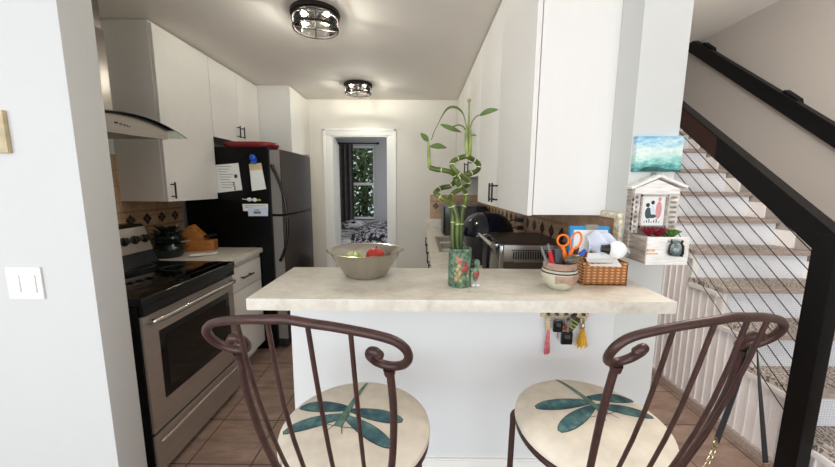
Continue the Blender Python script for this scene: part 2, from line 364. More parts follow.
# bedroom shell
BY = 6.5
struct('wall_bedroom', box(-3.0, -2.9, YB+.12, BY, 0, 2.5).box(.9, 1.0, YB+.62, BY, 0, 2.5).box(-2.9, -1.64, BY, BY+.12, 0, 2.5).box(-.85, 1.0, BY, BY+.12, 0, 2.5).box(-1.64, -.85, BY, BY+.12, 0, .78).box(-1.64, -.85, BY, BY+.12, 2.17, 2.5).box(-2.9, -2.1, YB+.1, YB+.12, 0, 2.5), BEDW, 'grey bedroom walls seen through the doorway', 'wall')
struct('ceiling_bedroom', box(-3, 1, YB+.12, BY+.12, 2.5, 2.6), CEIL, 'bedroom ceiling', 'ceiling')
struct('floor_bedroom', box(-3, 1, YB+.25, BY+.12, -.1, 0), BEDFLOOR, 'bedroom floor', 'floor')
w = MB()
for a, b in ((-1.64, -1.60), (-.89, -.85)): w.box(a, b, BY+.02, BY+.07, .78, 2.17)
w.box(-1.6, -.89, BY+.02, BY+.07, .78, .82).box(-1.6, -.89, BY+.02, BY+.07, 2.13, 2.17).box(-1.6, -.89, BY+.02, BY+.07, 1.43, 1.48).box(-1.6, -.89, BY+.0, BY+.04, .76, .785)
wo = struct('window_1', w, TRIMW, 'bedroom sash window with trees outside', 'window')
g = box(-1.6, -.89, BY+.042, BY+.046, .82, 2.13).build('window_glass', GLASS, wo)

# ---- tile backsplashes
def diamonds(mb, plane, a, zc, lo, hi, step, mi, face):
    q = lo
    while q < hi:
        for dz, dq in ((0, 0),):
            r = .021
            for sx, sz in ((0, 1), (1, 0), (0, -1), (-1, 0)):
                cy, cz = q+sx*r*1.02, zc+sz*r*1.02; h = r*.92
                P = [(cy+h*.95, cz), (cy, cz+h), (cy-h*.95, cz), (cy, cz-h)]
                if plane == 'yz': mb.prism(P, 'yz', a, a+face*.0015, mi)
                else: mb.prism(P, 'xz', a, a+face*.0015, mi)
        q += step
t = box(XL, XL+.008, 1.345, 2.76, ZL, 1.62)
t.box(XL, XL+.012, 1.345, 2.76, 1.236, 1.252, 2).box(XL, XL+.012, 1.345, 2.76, 1.122, 1.138, 2)
diamonds(t, 'yz', XL+.008, 1.187, 1.42, 2.75, .139, 1, 1)
struct('trim_tile_left', t, [TILE_L, TILE_DIA, TILE_BAND], 'travertine tile backsplash with dark diamond insets behind the range', 'backsplash')
t = box(XR-.008, XR, 1.235, YB, ZL, 1.325)
t.box(XR-.012, XR, 1.27, YB, 1.236, 1.252, 2).box(XR-.012, XR, 1.27, YB, 1.122, 1.138, 2)
diamonds(t, 'yz', XR-.008, 1.187, 1.45, 4.0, .139, 1, -1)
t.box(XR-.022, XR, 1.226, 1.352, 1.318, 1.342, 3, .008).box(XR-.016, XR, 1.226, 1.262, ZS, 1.32, 3, .006)
struct('trim_tile_right', t, [TILE_L, TILE_DIA, TILE_BAND, TILE_TRIM], 'travertine tile backsplash with dark diamond insets on the right', 'backsplash')
t = box(.13, XR-.01, YB-.008, YB, 1.03, 1.325); diamonds(t, 'xz', YB-.008, 1.187, .2, .74, .139, 1, -1)
t.box(.13, XR-.01, YB-.012, YB, 1.236, 1.252, 2)
struct('trim_tile_back', t, [TILE_B, TILE_DIA, TILE_BAND], 'travertine tile backsplash on the back wall', 'backsplash')

# ================================================================== lamps, daylight and added fill lights
def area(name, loc, rot, sx, sy, power, col):
    l = bpy.data.lights.new(name, 'AREA'); l.shape = 'RECTANGLE'; l.size = sx; l.size_y = sy; l.energy = power; l.color = col
    o = bpy.data.objects.new(name, l); COL.objects.link(o); o.location = loc; o.rotation_euler = rot; return o
area('daylight_window', (-.5, -4.18, 1.35), (PI/2, 0, 0), 5.4, 2.4, 165, (.84, .92, 1.0))
area('side_fill', (-4.15, -2.7, 1.5), (PI/2, 0, -PI/2), 2.8, 2.2, 120, (.84, .92, 1.0))  # added fill for the stair side, this wall has no window
def point_fill(name, loc, power):
    l = bpy.data.lights.new(name, 'POINT'); l.energy = power; l.color = (1, .97, .93); l.shadow_soft_size = .18
    o = bpy.data.objects.new(name, l); COL.objects.link(o); o.location = loc; return o
point_fill('stair_fill', (1.22, 1.38, 2.3), 56)  # unseen fill light added to brighten the stairwell
def bulb_lamp(name, loc, power):
    l = bpy.data.lights.new(name, 'POINT'); l.energy = power; l.color = (1, .99, .97); l.shadow_soft_size = .014
    o = bpy.data.objects.new(name, l); COL.objects.link(o); o.location = loc; return o
W = bpy.data.worlds.new('sky'); S.world = W; W.use_nodes = True
bg = W.node_tree.nodes['Background']; bg.inputs[0].default_value = (.86, .93, 1, 1); bg.inputs[1].default_value = 1.3
def ceiling_light(x, y, label, power):
    t = thing('ceiling_light', label, 'ceiling light', (x, y, ZC), 'flush ceiling lights')
    MB().lathe([(.0, 0), (.138, 0), (.141, -.01), (.141, -.022), (.13, -.026), (.13, -.034), (.0, -.034)], (x, y, ZC), 40).build('canopy', BRONZE, t)
    c = MB()
    for z, r, rr in ((-.092, .126, .0065), (-.04, .13, .005)):
        c.tube([(x+r*math.cos(a*PI/20), y+r*math.sin(a*PI/20), ZC+z) for a in range(40)], rr, 8, closed=True)
    for a in range(4):
        q = a*PI/2+.3
        c.tube([(x+.131*math.cos(q), y+.131*math.sin(q), ZC-.034), (x+.126*math.cos(q), y+.126*math.sin(q), ZC-.093)], .0045, 6)
    for q in (.3, .3+PI/2): c.tube([(x-.126*math.cos(q), y-.126*math.sin(q), ZC-.094), (x+.126*math.cos(q), y+.126*math.sin(q), ZC-.094)], .0035, 6)
    c.build('cage', BRONZE, t)
    MB().lathe([(.122, -.036), (.122, -.086), (.0, -.088)], (x, y, ZC), 40).build('glass_shade', GLASS, t)
    for sx in (-1, 1):
        MB().tube([(x+sx*.012, y, ZC-.04), (x+sx*.036, y, ZC-.055)], .013, 12).build('socket', BRONZE, t)
        bu = MB().ell((x+sx*.066, y, ZC-.063), (.031, .025, .023), 0, 12).build('bulb', BULBG, t); MB().tube([(x+sx*.04, y, ZC-.06), (x+sx*.055, y, ZC-.063)], .004, 8).build('filament', BULB, bu)
        bulb_lamp('lamp_glow', (x+sx*.068, y, ZC-.063), power*.5)
ceiling_light(-.615, 2.115, 'nearer bronze caged flush ceiling light over the range side', 22)
ceiling_light(-.62, 3.513, 'farther bronze caged flush ceiling light near the doorway', 18)

# ================================================================== left run
# ---- range
t = thing('kitchen_range', 'stainless steel electric range with black glass cooktop', 'range', (-1.6, 1.81, 0))
RX = -1.25
MB().box(-1.95, -1.262, 1.432, 2.184, .03, .885, bev=.004).build('body', BLACK, t)
MB().box(-1.95, -1.232, 1.428, 2.188, .885, .926, bev=.012, seg=3).box(-1.93, -1.30, 1.44, 2.176, .922, .929, bev=.003).build('cooktop', BLACKGL, t)
for cx, cy, r in ((-1.48, 1.62, .11), (-1.48, 2.0, .085), (-1.74, 1.62, .085), (-1.74, 2.0, .1)):
    b = MB()
    for rr in (r, r*.9): b.tube([(cx+rr*math.cos(i*PI/24), cy+rr*math.sin(i*PI/24), .929) for i in range(48)], .0012, 5, closed=True)
    b.build('burner_ring', DKGREY, t)
MB().box(-1.262, -1.236, 1.436, 2.18, .838, .886, bev=.006).build('vent_band', BLACK, t)
d = MB().box(-1.266, RX, 1.438, 2.178, .252, .835, bev=.006).build('oven_door', STEELR, t)
MB().box(RX-.004, RX+.003, 1.525, 2.115, .385, .735, bev=.003).build('window_frame', BLACKGL, d)
MB().box(RX, RX+.0045, 1.56, 2.08, .425, .70).build('window_glass', mat('smoked_oven_glass', (24, 22, 20), .05), d)
hp = spline([(RX+.002, 1.475, .80), (RX+.035, 1.49, .806), (RX+.05, 1.58, .81), (RX+.052, 1.81, .812), (RX+.05, 2.04, .81), (RX+.035, 2.13, .806), (RX+.002, 2.145, .80)], 6)
MB().tube(hp, .013, 12).build('door_handle', CHROME, d)
dr = MB().box(-1.266, RX, 1.438, 2.178, .035, .238, bev=.006).build('drawer', STEELR, t)
MB().tube(spline([(RX, 1.47, .196), (RX+.02, 1.50, .205), (RX+.022, 1.81, .212), (RX+.02, 2.12, .205), (RX, 2.15, .196)], 6), .009, 10).build('drawer_handle', STEELR, dr)
p = MB().prism([(-1.95, .926), (-1.735, .926), (-1.762, .985), (-1.815, 1.165), (-1.83, 1.175), (-1.95, 1.175)], 'xz', 1.434, 2.184)
p.build('backguard', BLACK, t)
tilt = Matrix.Translation((-1.789, 1.81, 1.083)) @ Matrix.Rotation(math.radians(-16.3), 4, 'Y')
cp = MB().box(-.003, .004, -.366, .368, -.078, .08, bev=.003, M=tilt).build('control_panel', STEELR, t)
MB().box(.003, .006, -.13, .13, -.045, .05, M=tilt).build('clock_display', BLACKGL, cp)
for yy in (-.32, -.25, .18, .255, .33):
    kb = MB().lathe([(.027, 0), (.027, .006), (.021, .01), (.019, .028), (.0, .03)], (0, 0, 0), 20, M=tilt @ Matrix.Translation((.004, yy, .0)) @ Matrix.Rotation(PI/2, 4, 'Y'))
    kb.box(.03, .038, yy-.004, yy+.004, -.018, .018, M=tilt, bev=.002); kb.build('knob', BLACKM, cp)
# ---- base cabinet and worktop
def pull(parent, p0, p1, out, mt=BLACKM, r=.0055, so=.03, name='handle'):
    p0, p1, out = Vector(p0), Vector(p1), Vector(out); h = MB().tube([p0+out*so, p1+out*so], r, 10)
    d = (p1-p0)
    for q in (.14, .86): h.tube([p0+d*q, p0+d*q+out*so], r*.8, 8)
    return h.build(name, mt, parent)
t = thing('base_cabinet', 'white base cabinet with drawer beside the black refrigerator', 'cabinet', (-1.65, 2.47, 0), 'white base cabinets')
MB().box(XL, -1.352, 2.194, 2.75, .09, .874).box(XL, -1.41, 2.194, 2.75, 0, .09).build('carcass', CABW, t)
d = MB().box(-1.352, -1.332, 2.197, 2.747, .655, .838, bev=.003).build('drawer', CABW, t); pull(d, (-1.332, 2.41, .745), (-1.332, 2.57, .745), (1, 0, 0))
MB().box(-1.352, -1.336, 2.194, 2.75, .842, .874, bev=.002).build('rail', CABW, t)
MB().box(-1.352, -1.332, 2.197, 2.747, .095, .65, bev=.003).build('door', CABW, t)
single('kitchen_worktop', MB().box(XL, -1.307, 2.19, 2.752, .876, ZL, bev=.004).box(XL+.008, XL+.026, 2.19, 2.752, ZL, ZL+.002), MARBLE, 'cream laminate worktop left, between range and refrigerator', 'worktop', 'kitchen worktops')
# ---- refrigerator
t = thing('refrigerator', 'tall two door refrigerator with black sides and dark steel doors', 'refrigerator', (-1.5, 3.14, 0))
FY0, FY1 = 2.765, 3.515
MB().box(-1.93, -1.228, FY0, FY1, .04, 1.734, bev=.006).box(-1.9, -1.26, FY0+.02, FY1-.02, 0, .05).build('cabinet_body', FRIDGE_SIDE, t)
MB().box(-1.232, -1.222, FY0+.006, FY1-.006, .1, 1.70).build('door_gasket', BLACKM, t)
MB().box(-1.25, -1.15, FY0+.02, FY1-.02, .02, .092, bev=.004).build('kick_grille', BLACKM, t)
for nm, z0, z1 in (('freezer_door', 1.19, 1.715), ('fresh_food_door', .1, 1.178)):
    prof = []
    for i in range(13):
        a = i/12; prof.append((FY0+.004+a*(FY1-FY0-.008), -1.128+.018*math.sin(PI*a)))
    poly = [(-1.222, FY0+.004)]+[(x, y) for y, x in prof]+[(-1.222, FY1-.004)]
    dd = MB().prism(poly, 'xy', z0, z1).build(nm, [STEELD], t, ang=30)
    if nm == 'freezer_door': hp = [(-1.19, FY0-.006, 1.585), (-1.185, FY0-.03, 1.575), (-1.14, FY0-.032, 1.47), (-1.10, FY0-.034, 1.34), (-1.082, FY0-.034, 1.21)]
    else: hp = [(-1.082, FY0-.034, 1.165), (-1.083, FY0-.034, 1.05), (-1.105, FY0-.034, .93), (-1.145, FY0-.032, .83), (-1.16, FY0-.025, .81), (-1.165, FY0+.004, .80)]
    MB().box(-1.214, -1.134, FY0+.001, FY0+.006, z0+.004, z1-.004).build('door_edge', STEELE, dd)
    hm = MB().tube(spline(hp, 6), .012, 10)
    if nm == 'freezer_door': hm.tube([(-1.082, FY0-.034, 1.215), (-1.1, FY0+.006, 1.21)], .01, 8)
    else: hm.tube([(-1.082, FY0-.034, 1.16), (-1.1, FY0+.006, 1.16)], .01, 8)
    hm.build('door_handle', BLACK, dd)
MB().box(-1.2, -1.13, FY1-.05, FY1-.004, 1.715, 1.735, bev=.004).build('hinge', STEEL, t)
MB().box(-1.16, -1.118, FY1-.04, FY1-.003, 1.178, 1.19, bev=.002).build('hinge', STEEL, t)
# things on its side
def sheet(name, pts, y0, mats, label, cat, group=None, th=.0015, extra=None):
    mb = MB().prism([(p[0], p[1]) for p in pts], 'xz', y0-th, y0-.0002)
    if extra: extra(mb, y0-th)
    return single(name, mb, mats, label, cat, group, smooth=False)
FY = FY0
def cal_ink(mb, y):
    for i in range(9): mb.box(-1.645+.004*i, -1.53+.004*i-.02*(i % 3), y-.0006, y, 1.575-.021*i, 1.579-.021*i, 1)
    for i in range(5): mb.box(-1.525+.002*i, -1.512+.002*i, y-.0006, y, 1.44-.013*i, 1.449-.013*i, 2)
    mb.ell((-1.497, y-.001, 1.50), (.014, .003, .016), 2, 8)
sheet('printed_letter', [(-1.658, 1.588), (-1.47, 1.606), (-1.452, 1.389), (-1.668, 1.363)], FY, [PAPER, INK, INKD], 'printed white sheet stuck on the black refrigerator side', 'paper', None, .002, cal_ink)
t = thing('notepad', 'narrow white notepad hanging from a blue clip on the refrigerator', 'notepad', (-1.32, FY, 1.38))
MB().prism([(-1.381, 1.598), (-1.284, 1.607), (-1.255, 1.398), (-1.371, 1.381)], 'xz', FY-.006, FY-.0005).build('pages', PAPER, t, smooth=False)
MB().prism([(-1.381, 1.598), (-1.284, 1.607), (-1.277, 1.555), (-1.378, 1.546)], 'xz', FY-.0075, FY-.005).build('header_strip', WOODP, t, smooth=False)
ck = MB().box(-1.362, -1.315, FY-.02, FY, 1.60, 1.65, bev=.008).ell((-1.343, FY-.02, 1.648), (.026, .014, .026), 0, 10); ck.build('clip', BLUEP, t)
def env_ink(mb, y):
    for i in range(2): mb.box(-1.44, -1.27, y-.0006, y, 1.258-.014*i, 1.262-.014*i, 1)
sheet('envelope', [(-1.46, 1.275), (-1.248, 1.277), (-1.25, 1.215), (-1.455, 1.217)], FY, [PAPER, INK], 'upper white envelope stuck on the refrigerator, partly covered', 'envelope', None, .0015, env_ink)
def env2(mb, y):
    mb.box(-1.37, -1.31, y-.0006, y, 1.195, 1.215, 1); mb.box(-1.36, -1.32, y-.0006, y, 1.222, 1.23, 1)
sheet('envelope', [(-1.415, 1.246), (-1.25, 1.25), (-1.252, 1.177), (-1.415, 1.175)], FY-.0017, [PAPERB, INK], 'lower bluish envelope stuck over the white one', 'envelope', None, .0015, env2)
mg = MB().ell((-1.395, FY-.008, 1.312), (.022, .008, .016), 0, 10).ell((-1.352, FY-.008, 1.31), (.02, .008, .016), 0, 10).ell((-1.318, FY-.006, 1.308), (.018, .006, .009), 1, 8).tube([(-1.455, FY-.004, 1.316), (-1.41, FY-.005, 1.312)], .0035, 6, 0)
single('fridge_magnet', mg, [PAPER, APPLEG], 'white and green dragonfly shaped magnet above the envelopes', 'magnet')
# red tray on top
tr = MB(); 
def rrect(x0, x1, y0, y1, r, n=6):
    out = []
    for cx, cy, a0 in ((x1-r, y1-r, 0), (x0+r, y1-r, 90), (x0+r, y0+r, 180), (x1-r, y0+r, 270)):
        for i in range(n+1):
            a = math.radians(a0+90*i/n); out.append((cx+r*math.cos(a), cy+r*math.sin(a)))
    return out
o1 = rrect(-1.635, -1.19, 2.78, 3.0, .105); k = len(o1); cx, cy = -1.41, 2.89
def ring(sc, z): return [(cx+(x-cx)*sc, cy+(y-cy)*sc, z) for x, y in o1]
rings = [ring(.93, 1.7345), ring(.985, 1.75), ring(1.0, 1.76), ring(.985, 1.768), ring(.93, 1.779), ring(.6, 1.784)]
vs = [p for r in rings for p in r]; fs = [tuple(range(k-1, -1, -1)), tuple((len(rings)-1)*k+j for j in range(k))]
for i in range(len(rings)-1):
    for j in range(k): fs.append((i*k+j, i*k+(j+1) % k, (i+1)*k+(j+1) % k, (i+1)*k+j))
tr.add(vs, fs)
single('serving_dish', tr, REDT, 'dark red covered dish lying on top of the refrigerator', 'dish')
# ---- upper cabinets, left
XU = -1.649
t = thing('wall_cabinet', 'white wall cabinet over the left worktop, beside the range hood', 'cabinet', (-1.8, 2.477, 1.32), 'left wall cabinets')
MB().box(XL, XU-.021, 2.20, 2.752, 1.32, ZC-.004).build('carcass', CABW, t)
d = MB().box(XU-.019, XU, 2.203, 2.751, 1.318, ZC-.018, bev=.002).build('door', CABW, t); pull(d, (XU, 2.237, 1.337), (XU, 2.237, 1.447), (1, 0, 0))
t = thing('wall_cabinet', 'white double door wall cabinet above the refrigerator', 'cabinet', (-1.8, 3.15, 1.81), 'left wall cabinets')
MB().box(XL, XU-.021, 2.754, 3.555, 1.82, ZC-.004).build('carcass', CABW, t)
for y0, y1, hy in ((2.756, 3.152, 3.118), (3.156, 3.553, 3.19)):
    d = MB().box(XU-.019, XU, y0, y1, 1.812, ZC-.018, bev=.002).build('door', CABW, t); pull(d, (XU, hy, 1.85), (XU, hy, 1.955), (1, 0, 0))
t = thing('pantry_cabinet', 'tall white pantry cabinet beyond the refrigerator', 'cabinet', (-1.65, 3.84, 0))
MB().box(XL+.002, -1.343, 3.56, YB-.002, .0, ZC-.004).build('carcass', CABW, t)
for z0, z1 in ((.1, 1.585), (1.59, ZC-.01)):
    d = MB().box(-1.342, -1.324, 3.562, YB-.006, z0, z1, bev=.002).build('door', CABW, t)
# ---- range hood
t = thing('range_hood', 'steel chimney range hood with curved glass canopy', 'range hood', (-1.7, 1.81, 1.68))
MB().box(XL, -1.765, 1.655, 2.0, 1.79, 2.28, bev=.003).build('lower_chimney', STEEL, t)
MB().box(XL, -1.772, 1.662, 1.993, 2.27, ZC-.002, bev=.003).build('upper_chimney', STEEL, t)
def arc(y): return 1.786-.075*((y-1.80)/.39)**2
ys = [1.445+.73*i/24 for i in range(25)]
gp = [(y, arc(y)+.004) for y in ys]+[(y, arc(y)) for y in reversed(ys)]
MB().prism(gp, 'yz', XL, -1.47).build('glass_canopy', GLASSG, t)
MB().tube([(-1.471, y, arc(y)+.002) for y in ys], .0022, 6).build('glass_edge', DKGREY, t)
ys2 = [1.545+.51*i/20 for i in range(21)]
MB().prism([(1.545, 1.678)]+[(y, arc(y)-.004) for y in ys2]+[(2.055, 1.70), (2.04, 1.695)], 'yz', XL, -1.505).build('hood_body', STEEL, t)
MB().prism([(y, arc(y)-.001) for y in ys2]+[(y, arc(y)-.008) for y in reversed(ys2)], 'yz', -1.512, -1.498).build('black_edge_strip', BLACKM, t)
lg = MB()
for i, (w_, h_) in enumerate(((.018, .009), (.003, .013), (.008, .008), (.003, .013), (.008, .008), (.006, .01), (.007, .008), (.007, .008))):
    y0 = 1.703+.0108*i+(.008 if i else 0); lg.box(-1.506, -1.5042, y0, y0+w_*.9, 1.729-.0008*i, 1.729-.0008*i+h_, 0)
lg.build('maker_mark', BLACKM, t)
# ---- things on left worktop
t = thing('knife_block', 'house shaped honey wood knife block against the refrigerator', 'knife block', (-1.74, 2.6, ZL))
Mk = Matrix.Translation((-1.765, 2.60, ZL)) @ Matrix.Rotation(math.radians(14), 4, 'Z')
kb = MB().prism([(-.095, 0), (.07, 0), (.08, .105), (-.01, .205), (-.105, .12)], 'xz', -.055, .055); kb.v = [Mk @ v for v in kb.v]; kb.build('block', WOODL, t)
kb = MB().box(.06, .145, -.05, .05, 0, .085, bev=.004); kb.v = [Mk @ v for v in kb.v]; kb.build('lower_block', WOODL, t)
for i, (yy, zz) in enumerate(((-.03, .108), (0, .112), (.03, .108))):
    x0 = .07
    kh = MB().tube([Mk @ Vector((x0-.01, yy, zz)), Mk @ Vector((x0+.075, yy, zz+.012))], [.008, .0095], 8); kh.build('knife_handle', BLACKM, t)
t = thing('leafy_jar', 'dark green leafy ceramic jar beside the range', 'jar', (-1.80, 2.37, ZL))
c = Vector((-1.80, 2.37, ZL))
MB().lathe([(.0, 0), (.07, 0), (.085, .02), (.1, .06), (.075, .1), (.085, .14), (.07, .17), (.05, .18), (.0, .18)], c, 24).build('jar_body', GREENV, t)
lf = MB()
for rw, (z, r, n_, ln) in enumerate(((.02, .08, 11, .075), (.07, .085, 11, .08), (.12, .07, 10, .08), (.165, .05, 8, .08))):
    for i in range(n_):
        a = 2*PI*(i+.5*(rw % 2))/n_; dx, dy = math.cos(a), math.sin(a)
        lf.leaf(c+Vector((dx*r*.7, dy*r*.7, z)), c+Vector((dx*(r+.04), dy*(r+.04), z+ln*random.uniform(.6, 1))), .05, sag=-.012, n=5)
lf.build('glazed_leaves', GREENV, t)
lp = MB().leaf(c+Vector((.02, 0, .15)), c+Vector((.07, .02, .245)), .04, mi=0).leaf(c+Vector((.05, -.02, .1)), c+Vector((.14, .03, .115)), .045, mi=0)
lp.build('pale_leaf_edge', CREAMC, t)
sp = MB()
def spoonrest(u, v):
    x = -.085+.17*u; hw = .034*math.sin(PI*min(1, u*1.25+.12 if u < .7 else .78+.22*u))**.6+.004; yy = (v-.5)*2*hw
    return (x, yy, .006+.012*(abs(v-.5)*2)**2+.01*(u > .8)*(u-.8)*5)
sp.grid(spoonrest, 16, 6, thick=.004); Ms = Matrix.Translation((-1.575, 2.4, ZL)) @ Matrix.Rotation(math.radians(32), 4, 'Z'); sp.v = [Ms @ v for v in sp.v]
zmin = min(v.z for v in sp.v); sp.v = [v-Vector((0, 0, zmin-ZL)) for v in sp.v]
single('spoon_rest', sp, PAPER, 'white ceramic spoon rest lying on the left worktop', 'spoon rest')

# ================================================================== right run
t = thing('base_cabinet', 'white base cabinets behind the bar, under the sink', 'cabinet', (.43, 2.7, 0), 'white base cabinets')
MB().box(.13, XR-.01, 1.31, YB-.01, .09, .874).box(.18, XR-.01, 1.31, YB-.01, 0, .09).build('carcass', CABW, t)
yy = 1.32
while yy < 4.0:
    d = MB().box(.11, .13, yy, min(yy+.46, YB-.012), .1, .868, bev=.003).build('door', CABW, t); pull(d, (.11, yy+.41, .7), (.11, yy+.41, .81), (-1, 0, 0)); yy += .466
wt = MB()
SX0, SX1, SY0, SY1 = .17, .60, 2.62, 3.38
for a in ((.082, SX0, 1.308, YB-.004), (SX1, XR-.012, 1.308, YB-.004), (SX0, SX1, 1.308, SY0), (SX0, SX1, SY1, YB-.004)): wt.box(*a, .876, ZL)
wt.box(.082, XR-.012, YB-.03, YB-.009, ZL, 1.03, bev=.003)
single('kitchen_worktop', wt, MARBLE, 'cream laminate worktop right, with the sink and toaster oven', 'worktop', 'kitchen worktops')
t = thing('kitchen_sink', 'double bowl stainless steel sink in the right worktop', 'sink', (.385, 3.0, ZL))
MB().box(SX0-.012, SX1+.012, SY0-.012, SY0+.02, ZL, ZL+.006, bev=.002).box(SX0-.012, SX1+.012, SY1-.02, SY1+.012, ZL, ZL+.006, bev=.002).box(SX0-.012, SX0+.02, SY0, SY1, ZL, ZL+.006, bev=.002).box(SX1-.06, SX1+.012, SY0, SY1, ZL, ZL+.006, bev=.002).box(SX0, SX1, 2.985, 3.015, ZL-.01, ZL+.004, bev=.002).build('rim', STEEL, t)
for y0, y1 in ((SY0+.015, 2.985), (3.015, SY1-.015)):
    b = MB().box(SX0+.015, SX1-.05, y0, y0+.003, .74, ZL).box(SX0+.015, SX1-.05, y1-.003, y1, .74, ZL).box(SX0+.015, SX0+.018, y0, y1, .74, ZL).box(SX1-.053, SX1-.05, y0, y1, .74, ZL).box(SX0+.015, SX1-.05, y0, y1, .737, .74)
    bb = b.build('basin', STEEL, t)
    MB().lathe([(.0, .742), (.04, .742), (.042, .739)], ((SX0+SX1)/2-.02, (y0+y1)/2, 0), 20).build('drain', BLACKM, bb)
MB().tube(spline([(SX1-.02, 3.0, ZL), (SX1-.02, 3.0, ZL+.12), (SX1-.06, 3.0, ZL+.17), (SX1-.17, 2.99, ZL+.15), (SX1-.19, 2.99, ZL+.12)], 6), .012, 12).lathe([(.028, ZL), (.024, ZL+.02), (.013, ZL+.03)], (SX1-.02, 3.0, 0), 16).build('faucet', CHROME, t)
# toaster oven
t = thing('toaster_oven', 'stainless toaster oven with vented side behind the bar counter', 'toaster oven', (.57, 1.83, ZL))
TY0, TY1, TX0, TX1, TZ = 1.60, 2.02, .40, .725, 1.158
MB().box(TX0+.012, TX1, TY0, TY1, ZL+.02, TZ-.004, bev=.006).build('shell', [STEEL], t)
MB().box(TX0, TX1, TY0-.001, TY1, TZ-.006, TZ, bev=.003).build('top_panel', mat('brown_black_top', (46, 38, 34), .3), t)
MB().box(TX0+.012, TX1, TY0-.0025, TY0-.0005, ZL+.022, ZL+.158).build('lower_side_panel', mat('dark_taupe_side', (96, 86, 78), .35, .6), t)
v_ = MB()
for i in range(20): v_.box(.455+.0118*i, .461+.0118*i, TY0-.0045, TY0-.002, 1.085, 1.123)
v_.box(.447, .70, TY0-.005, TY0-.002, 1.127, 1.131).build('side_vents', BLACKM, t)
MB().box(.46, .69, TY0-.008, TY0-.002, 1.069, 1.078, bev=.002).build('vent_ledge', STEEL, t)
dd = MB().box(TX0-.006, TX0+.012, TY0+.004, TY1-.12, ZL+.03, TZ-.012, bev=.003).build('door', BLACKGL, t)
MB().box(TX0-.008, TX0+.012, TY0, TY0+.014, ZL+.02, TZ-.008, bev=.002).build('door_edge', CHROME, dd)
MB().tube([(TX0-.04, TY0+.02, TZ-.012), (TX0-.04, TY1-.04, TZ-.008)], .012, 12).box(TX0-.04, TX0, TY0+.03, TY0+.05, TZ-.022, TZ-.006, bev=.002).box(TX0-.04, TX0, TY1-.07, TY1-.05, TZ-.02, TZ-.004, bev=.002).build('door_handle', CHROME, dd)
MB().box(TX0-.012, TX0+.012, TY1-.118, TY1, ZL+.02, TZ-.01, bev=.004).build('control_strip', BLACKM, t)
for x_, y_ in ((TX0+.04, TY0+.03), (TX1-.03, TY0+.03), (TX0+.04, TY1-.03), (TX1-.03, TY1-.03)): MB().lathe([(.014, ZL), (.012, ZL+.022)], (x_, y_, 0), 12).build('foot', BLACKM, t)
# wok with dome lid
t = thing('covered_pan', 'dark navy domed pan standing behind the toaster oven', 'pan', (.465, 2.29, ZL))
c = (.465, 2.29, 0)
MB().lathe([(.0, ZL), (.12, ZL), (.125, ZL+.01), (.15, ZL+.1), (.172, ZL+.185), (.178, ZL+.19), (.165, ZL+.19)], c, 48).build('pan_body', NAVY, t)
MB().lathe([(.179, ZL+.19), (.181, ZL+.2), (.178, ZL+.21), (.165, ZL+.262), (.13, ZL+.31), (.08, ZL+.338), (.0, ZL+.348)], c, 48).build('dome_lid', NAVY, t)
MB().tube([(.30, 2.20, ZL+.205), (.262, 2.17, ZL+.21), (.24, 2.2, ZL+.21), (.262, 2.25, ZL+.21), (.287, 2.29, ZL+.205)], .008, 8).build('side_handle', BLACKM, t)
# microwave
t = thing('microwave', 'grey microwave oven in the far corner of the right worktop', 'microwave', (.46, 3.72, ZL))
MB().box(.25, .70, 3.53, 3.88, ZL+.012, 1.228, bev=.006).build('case', mat('grey_case', (110, 110, 108), .45), t)
MB().box(.25, .56, 3.515, 3.53, ZL+.016, 1.224, bev=.004).build('door', mat('grey_glass_door', (70, 72, 72), .2), t)
MB().box(.565, .70, 3.518, 3.53, ZL+.016, 1.224, bev=.003).build('control_panel', BLACK, t)
MB().tube(spline([(.262, 3.515, 1.215), (.258, 3.48, 1.205), (.258, 3.475, 1.08), (.258, 3.48, .96), (.262, 3.515, .945)], 6), .009, 10).build('door_handle', BLACKM, t)
for x_ in (.28, .67):
    for y_ in (3.56, 3.85): MB().lathe([(.014, ZL), (.012, ZL+.014)], (x_, y_, 0), 10).build('foot', BLACKM, t)
# outlet and plugs
t = thing('wall_outlet', 'beige wall outlet on the tile with two black plugs', 'outlet', (XR-.009, 2.36, 1.13))
MB().box(XR-.018, XR-.009, 2.31, 2.43, 1.10, 1.225, bev=.003).build('cover_plate', TILE_BAND, t)
for z_ in (1.2, 1.145):
    pz = MB().box(XR-.06, XR-.018, 2.33, 2.375, z_-.014, z_+.014, bev=.006); pz.tube(spline([(XR-.06, 2.352, z_), (XR-.10, 2.35, z_-.003), (XR-.13, 2.36, z_-.03), (XR-.12, 2.38, z_-.12), (XR-.1, 2.40, ZL+.006)], 5), .004, 6); pz.build('plug', BLACKM, t)
